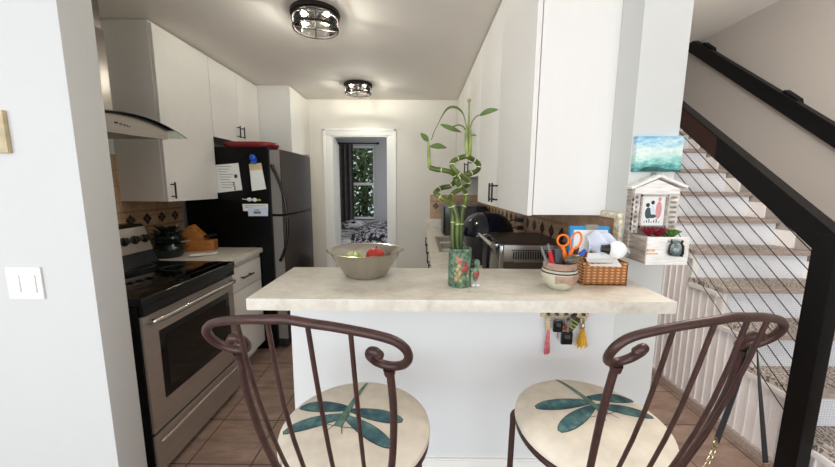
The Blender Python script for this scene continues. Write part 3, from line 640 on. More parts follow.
# ---- upper cabinets, right
XA = .435
t = thing('wall_cabinet', 'white double door wall cabinet hanging above the bar end', 'cabinet', (.6, 1.94, 1.32), 'right wall cabinets')
MB().box(XA+.022, XR-.001, 1.353, 2.528, 1.322, ZC-.004).build('carcass', CABW, t)
for y0, y1, hy in ((1.355, 1.923, 1.888), (1.927, 2.527, 1.962)):
    d = MB().box(XA, XA+.019, y0, y1, 1.318, ZC-.012, bev=.002).build('door', CABW, t); pull(d, (XA, hy, 1.345), (XA, hy, 1.452), (-1, 0, 0), so=.032)
t = thing('wall_cabinet', 'shorter white wall cabinet above the sink, near the back wall', 'cabinet', (.6, 3.33, 1.51), 'right wall cabinets')
MB().box(XA+.022, XR-.001, 2.532, YB-.002, 1.512, ZC-.004).build('carcass', CABW, t)
for y0, y1, hy in ((2.534, 3.05, 2.88), (3.054, 3.59, 3.09), (3.594, YB-.006, 4.05)):
    d = MB().box(XA, XA+.019, y0, y1, 1.508, ZC-.012, bev=.002).build('door', CABW, t); pull(d, (XA, hy, 1.545), (XA, hy, 1.64), (-1, 0, 0))

# ================================================================== stairs
RUN, RISE = .228, .188
def ry(k): return 1.978+RUN*k
def tz(k): return .835+RISE*k
KS = list(range(-4, 10))
t = thing('staircase', 'staircase with patterned treads and beadboard side', 'staircase', (2.2, 2.4, 0))
t['label'] = 'staircase with patterned treads and grey beadboard side rising on the right'
for k in KS:
    z = tz(k) if k > -4 else .083; y0 = ry(k); y1 = ry(k+1)
    zb = tz(k-1) if k > -4 else 0
    MB().box(XS+.012, 2.585, y0, y0+.015, zb, z-.03).build('riser', RISER, t)
    MB().box(XS+.0, XS+.04, y0-.003, y0+.016, zb, z-.028, bev=.002).build('riser_trim', TRIMW, t)
    tr = MB().box(XS-.004, 2.585, y0-.018, y1+.015, z-.03, z, bev=.003).build('tread', TREAD, t)
    MB().box(XS-.006, 2.585, y0-.024, y0+.012, z-.027, z+.001, bev=.004).build('nosing', NOSING, tr)
# beadboard side, real grooves
b = MB(); pit = .0555; y = ry(-4)+.002
while y < ry(9):
    k = -4
    while k < 9 and y+pit*.5 >= ry(k+1): k += 1
    zt = (tz(k) if k > -4 else .083)-.036; e = min(y+pit, ry(k+1)) if k < 9 else y+pit
    b.box(XS-.001, XS+.012, y, y+pit+.0002, .0, zt)
    b.box(XS-.0085, XS-.001, y+pit-.013, y+pit-.006, .0, min(zt, zt-.004))
    y += pit
b.build('side_panel', SIDING, t)
MB().box(XS-.024, XS-.001, ry(-4), 4.3, 0, .05, bev=.004).build('base_strip', NOSING, t)
for k in KS[1:]: MB().box(XS-.018, XS+.001, ry(k)+.0, ry(k+1), tz(k)-.058, tz(k)-.03, bev=.002).build('edge_strip', SIDING, t)
# stepped skirting on the wall
sk = []; so_y, so_z = .10, .105
prof = [(ry(-3)-.2, .0)]
for k in KS[1:]:
    prof += [(ry(k)+so_y, tz(k-1)+.115), (ry(k)+so_y, tz(k)+.115)]
prof += [(ry(10), tz(9)+.115), (ry(10), 0)]
MB().prism(prof, 'yz', 2.582, 2.5995).build('wall_skirt', mat('pinkish_skirt_paint', (240, 232, 226), .6), t)
# ---- railing
t = thing('stair_railing', 'black post and sloping top rail with thin black cables along the stairs', 'railing', (1.82, 1.46, 0))
MB().box(1.756, 1.818, 1.40, 1.490, 0, 1.24, bev=.006).build('post', RAILB, t)
sl = .765
def rz(y): return 1.208+sl*(y-1.543)
def slab(x0, x1, y0, y1, up, dn, mt, nm):
    return MB().prism([(y0, rz(y0)-dn), (y1, rz(y1)-dn), (y1, rz(y1)+up), (y0, rz(y0)+up)], 'yz', x0, x1).build(nm, mt, t)
slab(1.76, 1.816, 1.41, 2.06, .128, 0, RAILB, 'handrail')
slab(1.76, 1.816, 2.06, 3.3, .128, 0, RAILBR, 'handrail')
slab(1.758, 1.818, 1.40, 3.3, .136, -.124, RAILB, 'rail_cap')
for i in range(11):
    z0 = 1.122-.0875*i; ys_, ye = 1.48, 3.3
    pts = [(1.788, ys_, z0), (1.788, ye, z0+(.845)*(ye-ys_))]
    if z0 < .25: break
    # stop at the treads
    MB().tube(pts, .0026, 6).build('cable', CABLE, t)
# ---- handrail on the wall
t = thing('wall_handrail', 'black flat handrail mounted high on the grey stair wall', 'handrail', (2.57, 2.3, 1.8))
def wz(y): return 1.775+.80*(y-2.24)
MB().prism([(1.7, wz(1.7)), (3.52, wz(3.52)), (3.52, wz(3.52)+.12), (1.7, wz(1.7)+.12)], 'yz', 2.53, 2.575).build('rail_board', RAILB, t)
for y in (2.45, 3.22):
    MB().prism([(y-.06, wz(y-.06)+.10), (y+.06, wz(y+.06)+.10), (y+.045, wz(y+.045)+.138), (y-.05, wz(y-.05)+.132)], 'yz', 2.555, 2.5995).box(2.55, 2.599, y-.02, y+.02, wz(y)+.02, wz(y)+.1).build('bracket', RAILB, t)

# ================================================================== bar counter
single('bar_counter', MB().box(-.502, .7465, .934, 1.315, 1.072, ZS, bev=.003), MARBLE, 'cream marble pattern bar counter on the white half wall', 'counter')
# ---- switch + frame on the left wall
t = thing('light_switch', 'white double rocker light switch on the wall left', 'light switch', (-1.47, 1.211, 1.06))
MB().box(-1.536, -1.405, 1.203, 1.2105, 1.003, 1.126, bev=.004).build('cover_plate', PLASTICW, t)
for x in (-1.502, -1.442):
    MB().box(x-.017, x+.017, 1.199, 1.204, 1.03, 1.098, bev=.003).build('rocker', PLASTICW, t)
single('wall_plaque', MB().box(-1.72, -1.443, 1.196, 1.2105, 1.539, 1.684, bev=.003), BEIGE, 'beige plaque at the left edge of the photo, above the switch', 'plaque')
# ---- bowl with fruit
bc = Vector((-.194, 1.198, ZS))
single('mixing_bowl', MB().lathe([(.0, .002), (.062, .0), (.075, .006), (.100, .045), (.127, .089), (.137, .095), (.140, .0965), (.137, .0975), (.126, .093), (.098, .049), (.072, .010), (.0, .006)], bc, 64), BOWLM, 'wide stainless steel bowl holding fruit on the bar counter', 'bowl')
def apple(x, y, z, r, mt, label, tilt=0.):
    t = thing('apple', label, 'apple', (x, y, z), 'apples in the steel bowl')
    pr = []
    for i in range(17):
        a = PI*i/16; rr = r*(math.sin(a)**.9)*(1+.06*math.cos(a)); zz = -r*.92*math.cos(a)+(.16*r*math.exp(-(i/2.2)**2) if i < 8 else -.22*r*math.exp(-((16-i)/2.2)**2)); pr.append((max(rr, 1e-5), zz+r*.92))
    M_ = Matrix.Rotation(tilt, 4, 'X')
    MB().lathe(pr, (x, y, z), 28, M=M_).build('skin', mt, t)
    s_ = MB().tube([M_ @ Vector((0, 0, r*1.5)), M_ @ Vector((.002, .001, r*1.75)), M_ @ Vector((.005, .002, r*2.0))], .0016, 6); s_.v = [v+Vector((x, y, z)) for v in s_.v]; s_.build('stem', DARKL, t)
apple(-.234, 1.178, ZS+.03, .036, APPLEG, 'green apple on the left in the steel bowl', .3)
apple(-.164, 1.225, ZS+.033, .036, APPLER, 'red apple on the right in the steel bowl', -.3)
apple(-.165, 1.158, ZS+.024, .031, APPLEY, 'yellowish green apple in front of the red one', .2)
# ---- bamboo
vc = Vector((.135, 1.085, ZS))
t = thing('bamboo_vase', 'green ceramic vase with gold and red relief on the bar counter', 'vase', vc)
va = MB().lathe([(.0, 0), (.036, 0), (.039, .004), (.038, .06), (.037, .115), (.0385, .122), (.036, .127), (.032, .122), (.031, .05), (.0, .045)], vc, 40).build('vase_body', GREENC, t)
rel = {0: GOLDP, 1: PINKP, 2: REDP}
for mi_, pts in {0: [(-.35, .03, .007), (-.2, .038, .008), (-.1, .05, .007), (-.28, .062, .006), (-.15, .075, .006), (-.3, .088, .006), (-.05, .026, .006), (-.4, .048, .005), (.55, .04, .005)],
                 1: [(-.2, .09, .009), (-.05, .085, .006), (.02, .095, .005), (-.32, .1, .005)], 2: [(.25, .066, .009), (.38, .06, .008), (.3, .078, .007), (.15, .06, .006), (.45, .07, .006)]}.items():
    r_ = MB()
    for a, z, r in pts:
        q = -PI/2+a*1.15; r_.ell(vc+Vector((.038*math.cos(q), .038*math.sin(q), z)), (r, r*.5, r*1.2), 0, 6, M=Matrix.Rotation(q+PI/2, 4, 'Z'))
    r_.build('relief_flowers', rel[mi_], va)
fc = vc+Vector((.05, -.012, 0))
fg = MB().ell(fc+Vector((0, 0, .042)), (.012, .011, .026), 0, 10).ell(fc+Vector((.004, 0, .078)), (.011, .011, .013), 0, 10).tube([fc+Vector((-.004, -.004, .06)), fc+Vector((-.014, -.008, .045)), fc+Vector((-.012, -.012, .03))], .0045, 8).build('figurine', GREENC, t)
MB().ell(fc+Vector((-.006, -.006, .005)), (.007, .009, .005), 0, 8).ell(fc+Vector((.008, -.006, .005)), (.007, .009, .005), 0, 8).build('figurine_shoes', PAPER, fg)
MB().lathe([(.0125, .034), (.0135, .038), (.0125, .05), (.012, .05)], fc, 16).build('figurine_sash', REDP, fg)
MB().ell(fc+Vector((-.01, .004, .075)), (.012, .012, .014), 0, 8).build('figurine_hair', BLACKM, fg)
t = thing('lucky_bamboo', 'curled lucky bamboo stalks standing in the green vase', 'plant', (.135, 1.085, ZS+.046))
def PX(u, v, dy=0.): return at(u, v, 1.085+dy)
def stalk(pts, r, every):
    sp_ = spline(pts, 9); k = len(sp_); st = MB().tube(sp_, r, 12).build('stalk', BAMBOO, t)
    nd = MB()
    for i in range(4, k-2, every):
        d = (sp_[i+1]-sp_[i-1]).normalized(); nd.tube([sp_[i]-d*.0016, sp_[i]-d*.0004, sp_[i]+d*.0004, sp_[i]+d*.0016], [r*1.0, r*1.13, r*1.13, r*1.0], 12)
    nd.build('node_ring', NODE, st)
zb = ZS+.048
def base(dx, dy): return Vector((.135+dx, 1.085+dy, zb))
stalk([base(-.012, 0), PX(453, 243), PX(453, 222), PX(452.5, 212), PX(449, 202, -.01), PX(441, 197.5, -.018), PX(435.5, 192.5, -.005), PX(441, 188, .02), PX(450, 186, .025), PX(455.5, 180, .012), PX(453, 173.5, -.01), PX(445, 170.5, -.018), PX(436, 169.3, -.006), PX(429.8, 167.5, 0)], .0080, 14)
stalk([base(.004, .012), PX(460.5, 243, .012), PX(461, 222, .012), PX(462.5, 210, .012), PX(466, 200, .02), PX(465.5, 192, .015), PX(461, 187, -.012), PX(456.5, 181, -.022), PX(461, 177, -.016), PX(470, 174, .002), PX(477.5, 170, .016), PX(478.6, 164.5, .018), PX(474, 160, .008), PX(467.5, 156.5, 0)], .0080, 13)
stalk([base(.006, -.012), PX(457.5, 243, -.012), PX(457.5, 222, -.012), PX(455, 210, -.012), PX(450.5, 200, -.004), PX(452, 194.5, .016), PX(459.5, 189.5, .022), PX(467.5, 185, .01), PX(467.5, 180, -.008), PX(460, 174.5, -.02), PX(453, 168, -.02), PX(452, 162.5, -.012), PX(457.5, 158.8, .0), PX(465, 156.5, .003)], .0076, 13)
st = MB().tube([PX(429.5, 168), PX(429, 158), PX(428.7, 148), PX(428.3, 141)], [.0058, .005, .0042, .002], 10)
st.tube([PX(467.5, 157), PX(466.8, 146), PX(466.5, 134), PX(467, 126)], [.008, .0066, .006, .004], 10).tube([PX(469.5, 155), PX(470.5, 143), PX(470, 132), PX(468.5, 124)], [.006, .0055, .0045, .003], 10)
st.tube([PX(468.5, 126), PX(469, 112), PX(469.2, 101)], [.0034, .0026, .0022], 8)
st.build('shoot', LEAFY, t)
lf = MB()
lf.tube(spline([PX(470, 128), PX(472.5, 121), PX(477, 116), PX(481, 114.8)], 5), .0016, 6)
lf.leaf(PX(479.5, 115.5), PX(498.5, 109.5, -.02), .02, up=(0, -1, .25), sag=-.004, th=.0008)
lf.build('leaf', LEAFG, t)
lf = MB(); ar = spline([PX(466.5, 126), PX(463.5, 115), PX(459, 109), PX(453, 106.8), (PX(447, 109)), PX(442, 116), PX(438, 124), PX(434, 132), PX(431.5, 140)], 6); n_ = len(ar)
lf.tube(ar, [.0014+.0026*math.sin(PI*min(1, i/n_*1.4))**2 for i in range(n_)], 8); lf.build('leaf', LEAFG, t)
MB().leaf(PX(440.5, 124.5), PX(462, 132.5, -.025), .017, up=(0, -1, .2), sag=.0, th=.0008).build('leaf', LEAFG, t)
MB().tube(spline([PX(466, 131), PX(463, 126.5), PX(458, 125), PX(452.5, 127)], 5), [.0022]*16, 6).build('leaf', LEAFG, t)
MB().leaf(PX(428.5, 141.5), PX(420.5, 133, .0), .021, up=(.3, -1, .2), th=.0008).build('leaf', LEAFG, t)
MB().leaf(PX(430, 146.5), PX(447, 148, -.015), .021, up=(0, -1, .3), sag=-.003, th=.0008).build('leaf', LEAFG, t)
MB().leaf(PX(470.5, 136.5), PX(476.5, 136, .0), .007, up=(0, -1, .3), sag=-.004, th=.0008).build('leaf', LEAFG, t)
MB().ell(PX(469.2, 100.5), (.006, .006, .006), 0, 8).build('dry_tip', LEAFDRY, t)
# ---- pottery pot with pens
pc = Vector((.455, 1.062, ZS))
t = thing('pottery_pot', 'round clay pottery pot holding pens and scissors', 'pot', pc)
pot = MB().lathe([(.0, 0), (.03, 0), (.036, .003), (.052, .022), (.0605, .044), (.058, .06), (.0525, .068), (.05, .072), (.047, .072), (.049, .064), (.055, .045), (.045, .02), (.0, .01)], pc, 48, sx=.94, sy=.94).build('pot_body', CREAMC, t)
MB().lathe([(.0527, .0665), (.0545, .069), (.0545, .084), (.0525, .088), (.049, .088), (.0475, .084), (.0475, .066)], pc, 48, sx=.94, sy=.94).build('pot_rim', TERRA, pot)
MB().lathe([(.0597, .0555), (.0604, .0565), (.0593, .0595), (.0585, .0595)], pc, 48, sx=.94, sy=.94).lathe([(.0548, .0655), (.0556, .0665), (.0548, .068), (.054, .068)], pc, 48, sx=.94, sy=.94).build('dark_bands', DARKL, pot)
bd = MB()
def belly(z): return .0605-.02*((z-.044)/.03)**2*.6 if z < .06 else .058
def bandp(u, v):
    a = -PI/2-.6+2.3*u; z = .024+.006*math.sin(9*u)+(.052-.024-.006*math.sin(9*u))*v
    pts = [(.052, .022), (.0605, .044), (.058, .06)]
    r = .052+(z-.022)/.022*.0085 if z < .044 else .0605-(z-.044)/.016*.0025
    r = r*.94+.0012; return pc+Vector((r*math.cos(a), r*math.sin(a), z))
bd.grid(bandp, 30, 6, thick=.001); bd.build('painted_band', TERRA, pot)
def pen(b, tp, r, mt, name, label, cat):
    return single(name, MB().tube([Vector(b), Vector(b).lerp(Vector(tp), .9), Vector(tp)], [r, r, r*.6], 10), mt, label, cat)
P0 = pc+Vector((0, 0, .03))
pen(pc+Vector((-.02, -.01, .022)), at(541, 246, 1.04), .0042, GREYP, 'pen', 'grey pen leaning left out of the clay pot', 'pen')
t2 = thing('marker', 'red marker with grey tip in the clay pot', 'marker', pc+Vector((-.012, -.015, .022)))
tp = at(548, 244, 1.04); bs = pc+Vector((-.01, -.014, .022))
MB().tube([bs, bs.lerp(tp, .82)], .0062, 12).build('barrel', REDPEN, t2); MB().tube([bs.lerp(tp, .82), tp], [.005, .0035], 10).build('cap_end', GREYP, t2)
Mx = Matrix.Translation(pc+Vector((-.004, -.004, .022))) @ Matrix.Rotation(math.radians(-4), 4, 'Y')
single('handled_tool', MB().box(-.012, .012, -.008, .008, 0, .108, bev=.005, M=Mx), DKGREY, 'dark grey handled tool standing upright in the clay pot', 'tool')
Mx = Matrix.Translation(pc+Vector((.012, .004, .022))) @ Matrix.Rotation(math.radians(3), 4, 'Y')
single('marker', MB().box(-.006, .006, -.006, .006, 0, .108, bev=.003, M=Mx), PURPLE, 'dark purple marker between the grey tool and orange scissors', 'marker')
# scissors
t2 = thing('scissors', 'orange handled scissors standing in the clay pot', 'scissors', pc+Vector((.02, .0, .022)))
piv = pc+Vector((.018, -.004, .075))
def loop(cu, cv, ru, rv, rot):
    out = []
    for i in range(28):
        a = 2*PI*i/28; du, dv = ru*math.cos(a), rv*math.sin(a); out.append(at(cu+du*math.cos(rot)-dv*math.sin(rot), cv+du*math.sin(rot)+dv*math.cos(rot), 1.06))
    return out
sc = MB().tube(loop(563, 240.5, 5.6, 5.6, 0), .0034, 8, closed=True).tube(loop(576, 240.5, 5.0, 8.6, .35), .0034, 8, closed=True)
sc.tube([at(562.5, 246.5, 1.06), at(564, 254, 1.06), at(566, 262, 1.06)], [.007, .009, .007], 10).tube([at(573, 248, 1.06), at(570.5, 254, 1.06), at(567, 262, 1.06)], [.0055, .007, .006], 10)
sc.build('handles', ORANGE, t2)
MB().prism([(0, 0), (.012, 0), (.004, -.055)], 'xz', 0, .002).build('tmp', STEEL) if False else None
bl = MB().tube([at(566, 261, 1.06), pc+Vector((.018, -.002, .024))], [.005, .002], 6); bl.build('blade', STEEL, t2)
# glasses case / shell lying across the pot mouth
cb_ = MB().ell(at(572.5, 259, 1.03), (.028, .013, .0135), 0, 12, M=Matrix.Rotation(math.radians(-14), 4, 'Y')); 
single('oval_ornament', cb_, mat('olive_brown_shell', (88, 78, 62), .25, var=.5, vscale=30), 'olive brown oval thing resting on the clay pot rim', 'ornament')
br = MB().tube([at(583, 249, 1.05), at(570, 259, 1.05)], [.006, .0045], 10); br2 = MB()
t2 = thing('brush', 'small brown handled brush with blue end in the pot', 'brush', at(576, 262, 1.05))
MB().tube([at(572, 262, 1.07), at(577.5, 247, 1.07)], [.005, .007], 10).build('handle', DARKL, t2); MB().tube([at(579, 256, 1.055), at(585.5, 250, 1.055)], [.0065, .0065], 10).build('blue_end', BLUEP, t2)
# ---- basket
t = thing('wicker_basket', 'brown wicker basket of papers on the bar counter', 'basket', (.615, 1.13, ZS))
bx0, bx1, by0, by1 = .545, .695, 1.092, 1.2
def wall_(x0, x1, y0, y1, z0, z1):
    return MB().box(x0, x1, y0, y1, z0, z1, bev=.003)
b = MB().box(bx0, bx1, by0, by1, ZS, ZS+.006).box(bx0, bx1, by0, by0+.007, ZS, ZS+.072, bev=.003).box(bx0, bx1, by1-.007, by1, ZS, ZS+.125, bev=.003).box(bx0, bx0+.007, by0, by1, ZS, ZS+.08, bev=.003).box(bx1-.007, bx1, by0, by1, ZS, ZS+.08, bev=.003).box(bx0, bx1, by0+.05, by0+.056, ZS, ZS+.098, bev=.003)
b.build('woven_body', WICKER, t)
rm = MB().tube([(bx0, by0+.003, ZS+.073), (bx1, by0+.003, ZS+.073)], .005, 8).tube([(bx0, by0+.053, ZS+.1), (bx1, by0+.053, ZS+.1)], .005, 8)
rm.build('braided_rim', WICKER, t)
# things in it
def card(x0, x1, y, z0, z1, th, tilt, mt, name, label, cat, bev=.001):
    M_ = Matrix.Translation(((x0+x1)/2, y, z0)) @ Matrix.Rotation(tilt, 4, 'X')
    return single(name, MB().box(-(x1-x0)/2, (x1-x0)/2, -th/2, th/2, 0, z1-z0, bev=bev, M=M_), mt, label, cat)
t2 = thing('blue_folder', 'bright blue folder pack with grey middle at the back of the basket', 'folder', (.6, 1.17, ZS+.03))
MB().box(.53, .585, 1.168, 1.176, ZS+.07, ZS+.19, bev=.001).box(.622, .665, 1.168, 1.176, ZS+.07, ZS+.19, bev=.001).box(.53, .665, 1.176, 1.184, ZS+.03, ZS+.19, bev=.001).build('cover', BLUE, t2)
MB().box(.582, .625, 1.166, 1.178, ZS+.168, ZS+.196, bev=.002).build('grey_clip', mat('grey_olive_card', (142, 134, 122), .6), t2)
MB().box(.54, .656, 1.160, 1.168, ZS+.04, ZS+.178, bev=.001).build('white_sheet', PAPER, t2)
cp_ = MB()
def crump(u, v):
    x = .575+.105*u; y = 1.125+.012*math.sin(9*u+3*v)+.016*v; z = ZS+.105+.084*v*(.72+.28*math.sin(PI*u))-.03*u*v+.008*math.sin(13*u+5*v)
    return (x, y-.02*math.sin(PI*v), z)
cp_.grid(crump, 18, 10, thick=.0012)
single('crumpled_paper', cp_, PAPERB, 'crumpled bluish white paper sticking out of the basket', 'paper', ang=20)
card(.57, .672, 1.128, ZS+.03, ZS+.106, .002, .12, PAPER, 'receipt', 'flat white slip standing behind the basket divider', 'paper')
M_ = Matrix.Translation((.61, 1.097, ZS+.076)) @ Matrix.Rotation(math.radians(-5), 4, 'Z') @ Matrix.Rotation(math.radians(24), 4, 'X')
single('note_card', MB().box(-.045, .055, -.018, .03, 0, .0015, M=M_), PAPER, 'white card lying over the front rim of the basket', 'paper')
t2 = thing('light_bulb', 'white round light bulb lying on the wicker basket', 'light bulb', (.655, 1.11, ZS+.12))
bc_ = at(617, 250, 1.072)
MB().ell(bc_, (.028, .028, .029), 0, 16).build('globe', mat('frosted_bulb_glass', (242, 242, 240), .25), t2)
ax = (at(606, 249, 1.082)-bc_).normalized()
MB().tube([bc_+ax*.022, bc_+ax*.037, bc_+ax*.046], [.018, .012, .012], 14).build('screw_base', BLACKM, t2)
# ---- painting, house planter
t = thing('canvas_painting', 'small turquoise cloudy sky canvas on the wall end', 'painting', (.832, YC, 1.49))
def sky_mat():
    T = NT('painted_sky'); v = T.coord((1, 1, 2.6)); n = T.noise(26, v, 7, .65)
    sp = T.new('ShaderNodeSeparateXYZ'); T.link(T.coord(), sp.inputs[0])
    a = T.new('ShaderNodeMapRange'); a.inputs[1].default_value = 0; a.inputs[2].default_value = .122; T.link(sp.outputs[2], a.inputs[0])
    ad = T.new('ShaderNodeMath', operation='MULTIPLY_ADD'); ad.inputs[1].default_value = 1.1; T.link(n, ad.inputs[0]); T.link(a.outputs[0], ad.inputs[2])
    sb = T.new('ShaderNodeMath', operation='SUBTRACT'); sb.inputs[1].default_value = .55; T.link(ad.outputs[0], sb.inputs[0])
    T.base(T.ramp(sb.outputs[0], [(.0, (60, 120, 120)), (.15, (100, 172, 164)), (.38, (176, 222, 212)), (.6, (232, 240, 228)), (.8, (186, 220, 228)), (1.0, (112, 176, 214))])); T.b.inputs['Roughness'].default_value = .5; return T.m
MB().box(.752, .913, YC-.022, YC-.001, 1.489, 1.610, bev=.001).build('canvas', sky_mat(), t)
hl = [(.768, 1.4905), (.775, 1.499), (.79, 1.505), (.81, 1.507), (.83, 1.5055), (.86, 1.499), (.912, 1.495), (.912, 1.4905)]
MB().prism(hl, 'xz', YC-.0227, YC-.0218).build('painted_island', mat('dark_teal_paint', (44, 84, 78), .6, var=.3, vscale=60), t)
t = thing('wall_planter', 'weathered house shaped wooden wall planter with framed picture', 'planter', (.83, YC, 1.18))
yb_ = YC-.001
MB().box(.748, .912, YC-.028, yb_, 1.185, 1.435, bev=.001).build('back_board', WOODG, t)
MB().prism([(.752, 1.405), (.908, 1.405), (.908, 1.43), (.828, 1.462), (.752, 1.43)], 'xz', YC-.038, YC-.026).build('gable', WOODWW, t)
rf = MB()
for a, b_ in (((.735, 1.428), (.829, 1.470)), ((.829, 1.470), (.924, 1.432))):
    d = Vector((b_[0]-a[0], b_[1]-a[1])).normalized(); nx, nz = -d.y*.009, d.x*.009
    rf.prism([a, b_, (b_[0]+nx, b_[1]+nz), (a[0]+nx, a[1]+nz)], 'xz', YC-.05, yb_)
rf.build('roof', WOODWW, t)
MB().box(.824, .834, YC-.018, YC-.004, 1.468, 1.486, bev=.002).build('hanger', STEEL, t)
for x0, x1 in ((.749, .771), (.870, .907)):
    s_ = MB().box(x0, x0+.007, YC-.04, YC-.028, 1.275, 1.405).box(x1-.007, x1, YC-.04, YC-.028, 1.275, 1.405)
    for i in range(8): s_.box(x0, x1, YC-.041, YC-.03, 1.285+.017*i, 1.294+.017*i, M=None)
    s_.build('shutter', WOODS, t)
fr = MB().box(.773, .778, YC-.044, YC-.03, 1.295, 1.41).box(.862, .867, YC-.044, YC-.03, 1.295, 1.41).box(.773, .867, YC-.044, YC-.03, 1.295, 1.301).box(.773, .867, YC-.044, YC-.03, 1.404, 1.41).build('picture_frame', WOODG, t)
pp = MB().box(.778, .862, YC-.036, YC-.03, 1.301, 1.404)
yf = YC-.0368
pp.ell((.805, yf, 1.345), (.011, .0006, .02), 1, 8).ell((.802, yf, 1.373), (.007, .0008, .0075), 3, 8).ell((.819, yf, 1.356), (.008, .0006, .018), 2, 8).ell((.819, yf, 1.382), (.0065, .0008, .007), 3, 8).ell((.841, yf, 1.356), (.0105, .0006, .031), 4, 8).ell((.842, yf, 1.394), (.006, .0008, .007), 4, 8).ell((.819, yf, 1.334), (.016, .0005, .007), 1, 8)
for i in range(7): pp.box(.793+.0085*i, .7955+.0085*i, yf-.0004, yf+.001, 1.311, 1.315+.005*(i % 3), 3)
pp.build('picture', [PAPER, mat('dark_green_print', (64, 84, 82), .8), PAPERB, INKD, mat('rose_print', (214, 150, 148), .8)], fr)
pb = MB().prism([(.752, YC-.0005), (.764, YC-.105), (.770, YC-.105), (.760, YC-.0005)], 'xy', 1.186, 1.272).build('planter_box', WOODG, t)
MB().box(.764, .903, YC-.111, YC-.102, 1.176, 1.270, bev=.001).build('front_board', WOODWW, pb)
MB().box(.764, .903, YC-.105, YC-.004, 1.178, 1.186).box(.897, .903, YC-.105, YC-.004, 1.18, 1.262).build('floor_board', WOODG, pb)
MB().box(.764, .79, YC-.1125, YC-.1105, 1.222, 1.23).box(.764, .80, YC-.1125, YC-.1105, 1.212, 1.217).build('rubbed_patch', mat('tan_rubbed_wood', (206, 172, 130), .7, var=.2, vscale=40), pb)
jr = MB()
def succ(cx, cy, z, n_, ln, w, mt, name, label, group=None):
    m_ = MB(); c_ = Vector((cx, cy, z))
    for r_, nn, el in ((0, n_, .75), (1, n_-2, 1.05), (2, 6, 1.35)):
        for i in range(nn):
            a = 2*PI*(i+.4*r_)/nn; d = Vector((math.cos(a)*math.cos(el), math.sin(a)*math.cos(el), math.sin(el)))
            m_.leaf(c_, c_+d*ln*(1-.1*r_), w, up=(0, 0, 1) if el < 1 else (math.cos(a), math.sin(a), 0), mi=0, n=5, th=.002)
    m_.tube([(cx, cy, 1.188), (cx, cy, z+.004)], .004, 6)
    single(name, m_, mt, label, 'plant')
succ(.792, YC-.07, 1.268, 10, .040, .011, SUCR, 'succulent', 'dark red succulent left in the wooden wall planter')
succ(.826, YC-.065, 1.266, 10, .041, .011, SUCR, 'succulent', 'dark red succulent in the middle of the wall planter')
succ(.872, YC-.065, 1.260, 11, .040, .013, SUCG, 'succulent', 'green succulent right in the wooden wall planter')
jx = (.846, YC-.13)
t = thing('glass_jar', 'small glass jar with grey stones fixed to the planter front', 'jar', (jx[0], jx[1], 1.21))
MB().lathe([(.0, 1.212), (.02, 1.212), (.0225, 1.222), (.021, 1.246), (.016, 1.254), (.018, 1.264), (.0165, 1.264), (.0145, 1.254), (.0195, 1.246), (.021, 1.222), (.018, 1.2145), (.0, 1.2145)], (jx[0], jx[1], 0), 24).build('jar_glass', GLASS, t)
MB().ell((jx[0], jx[1], 1.226), (.0185, .0185, .012), 0, 10).build('stones', mat('grey_stones', (120, 128, 128), .6, var=.3, vscale=120), t)
MB().tube([(jx[0]-.017, jx[1]+.004, 1.256), (jx[0]-.015, YC-.111, 1.258)], .0012, 5).tube([(jx[0]+.017, jx[1]+.004, 1.256), (jx[0]+.015, YC-.111, 1.258)], .0012, 5).build('wire', CABLE, t)
# ---- key rack
t = thing('key_rack', 'pale wooden key rack mounted under the bar counter', 'key rack', (.55, YC, .95))
MB().box(.462, .64, YC-.014, YC-.0005, .948, .990, bev=.003).build('board', WOODP, t)
KX = [.486, .517, .552, .585, .616]
for x in KX: MB().lathe([(.0, 0), (.006, .0), (.006, .003), (.002, .004)], (0, 0, 0), 10, M=Matrix.Translation((x, YC-.014, .962)) @ Matrix.Rotation(PI/2, 4, 'X')).tube(spline([(x, YC-.014, .962), (x, YC-.026, .96), (x, YC-.03, .966), (x, YC-.03, .972)], 4), .0018, 6).build('hook', BLACKM, t)
for x in (.466, .634): MB().lathe([(.0, 0), (.004, 0), (.003, .002)], (0, 0, 0), 8, M=Matrix.Translation((x, YC-.014, .966)) @ Matrix.Rotation(PI/2, 4, 'X')).build('screw', STEEL, t)
def ringpts(c, r, n=20): return [(c[0]+r*math.cos(2*PI*i/n), c[1]+.004*math.sin(2*PI*i/n), c[2]+r*math.sin(2*PI*i/n)) for i in range(n)]
ky = YC-.026
def tassel(x, z0, z1, w, mt, top, label):
    t = thing('tassel_keychain', label, 'keychain', (x, ky, z1))
    MB().tube(ringpts((x, ky, .953), .011), .0012, 6, closed=True).build('ring', STEEL, t)
    MB().lathe([(.0, z0+.012), (.005, z0+.01), (.007, z0), (.006, z0-.008)], (x, ky, 0), 12).tube([(x, ky, .943), (x, ky, z0+.01)], .002, 6).build('cap', top, t)
    s_ = MB()
    for i in range(34):
        a = random.uniform(-1, 1); b_ = random.uniform(-1, 1)
        s_.tube([(x+a*.003, ky+b_*.003, z0), (x+a*w*.6, ky+b_*.006, (z0+z1)/2), (x+a*w, ky+b_*.008, z1+random.uniform(0, .012))], .0012, 5)
    s_.build('threads', mt, t)
    MB().box(x-.012, x+.004, ky-.003, ky+.003, z0-.01, .95, bev=.002).build('loop_strap', top, t)
tassel(.487, .915, .805, .011, PINK, WOODP, 'pink tassel keychain hanging leftmost on the key rack')
tassel(.614, .918, .83, .026, YELLOW, GOLD, 'mustard yellow tassel keychain hanging rightmost on the key rack')
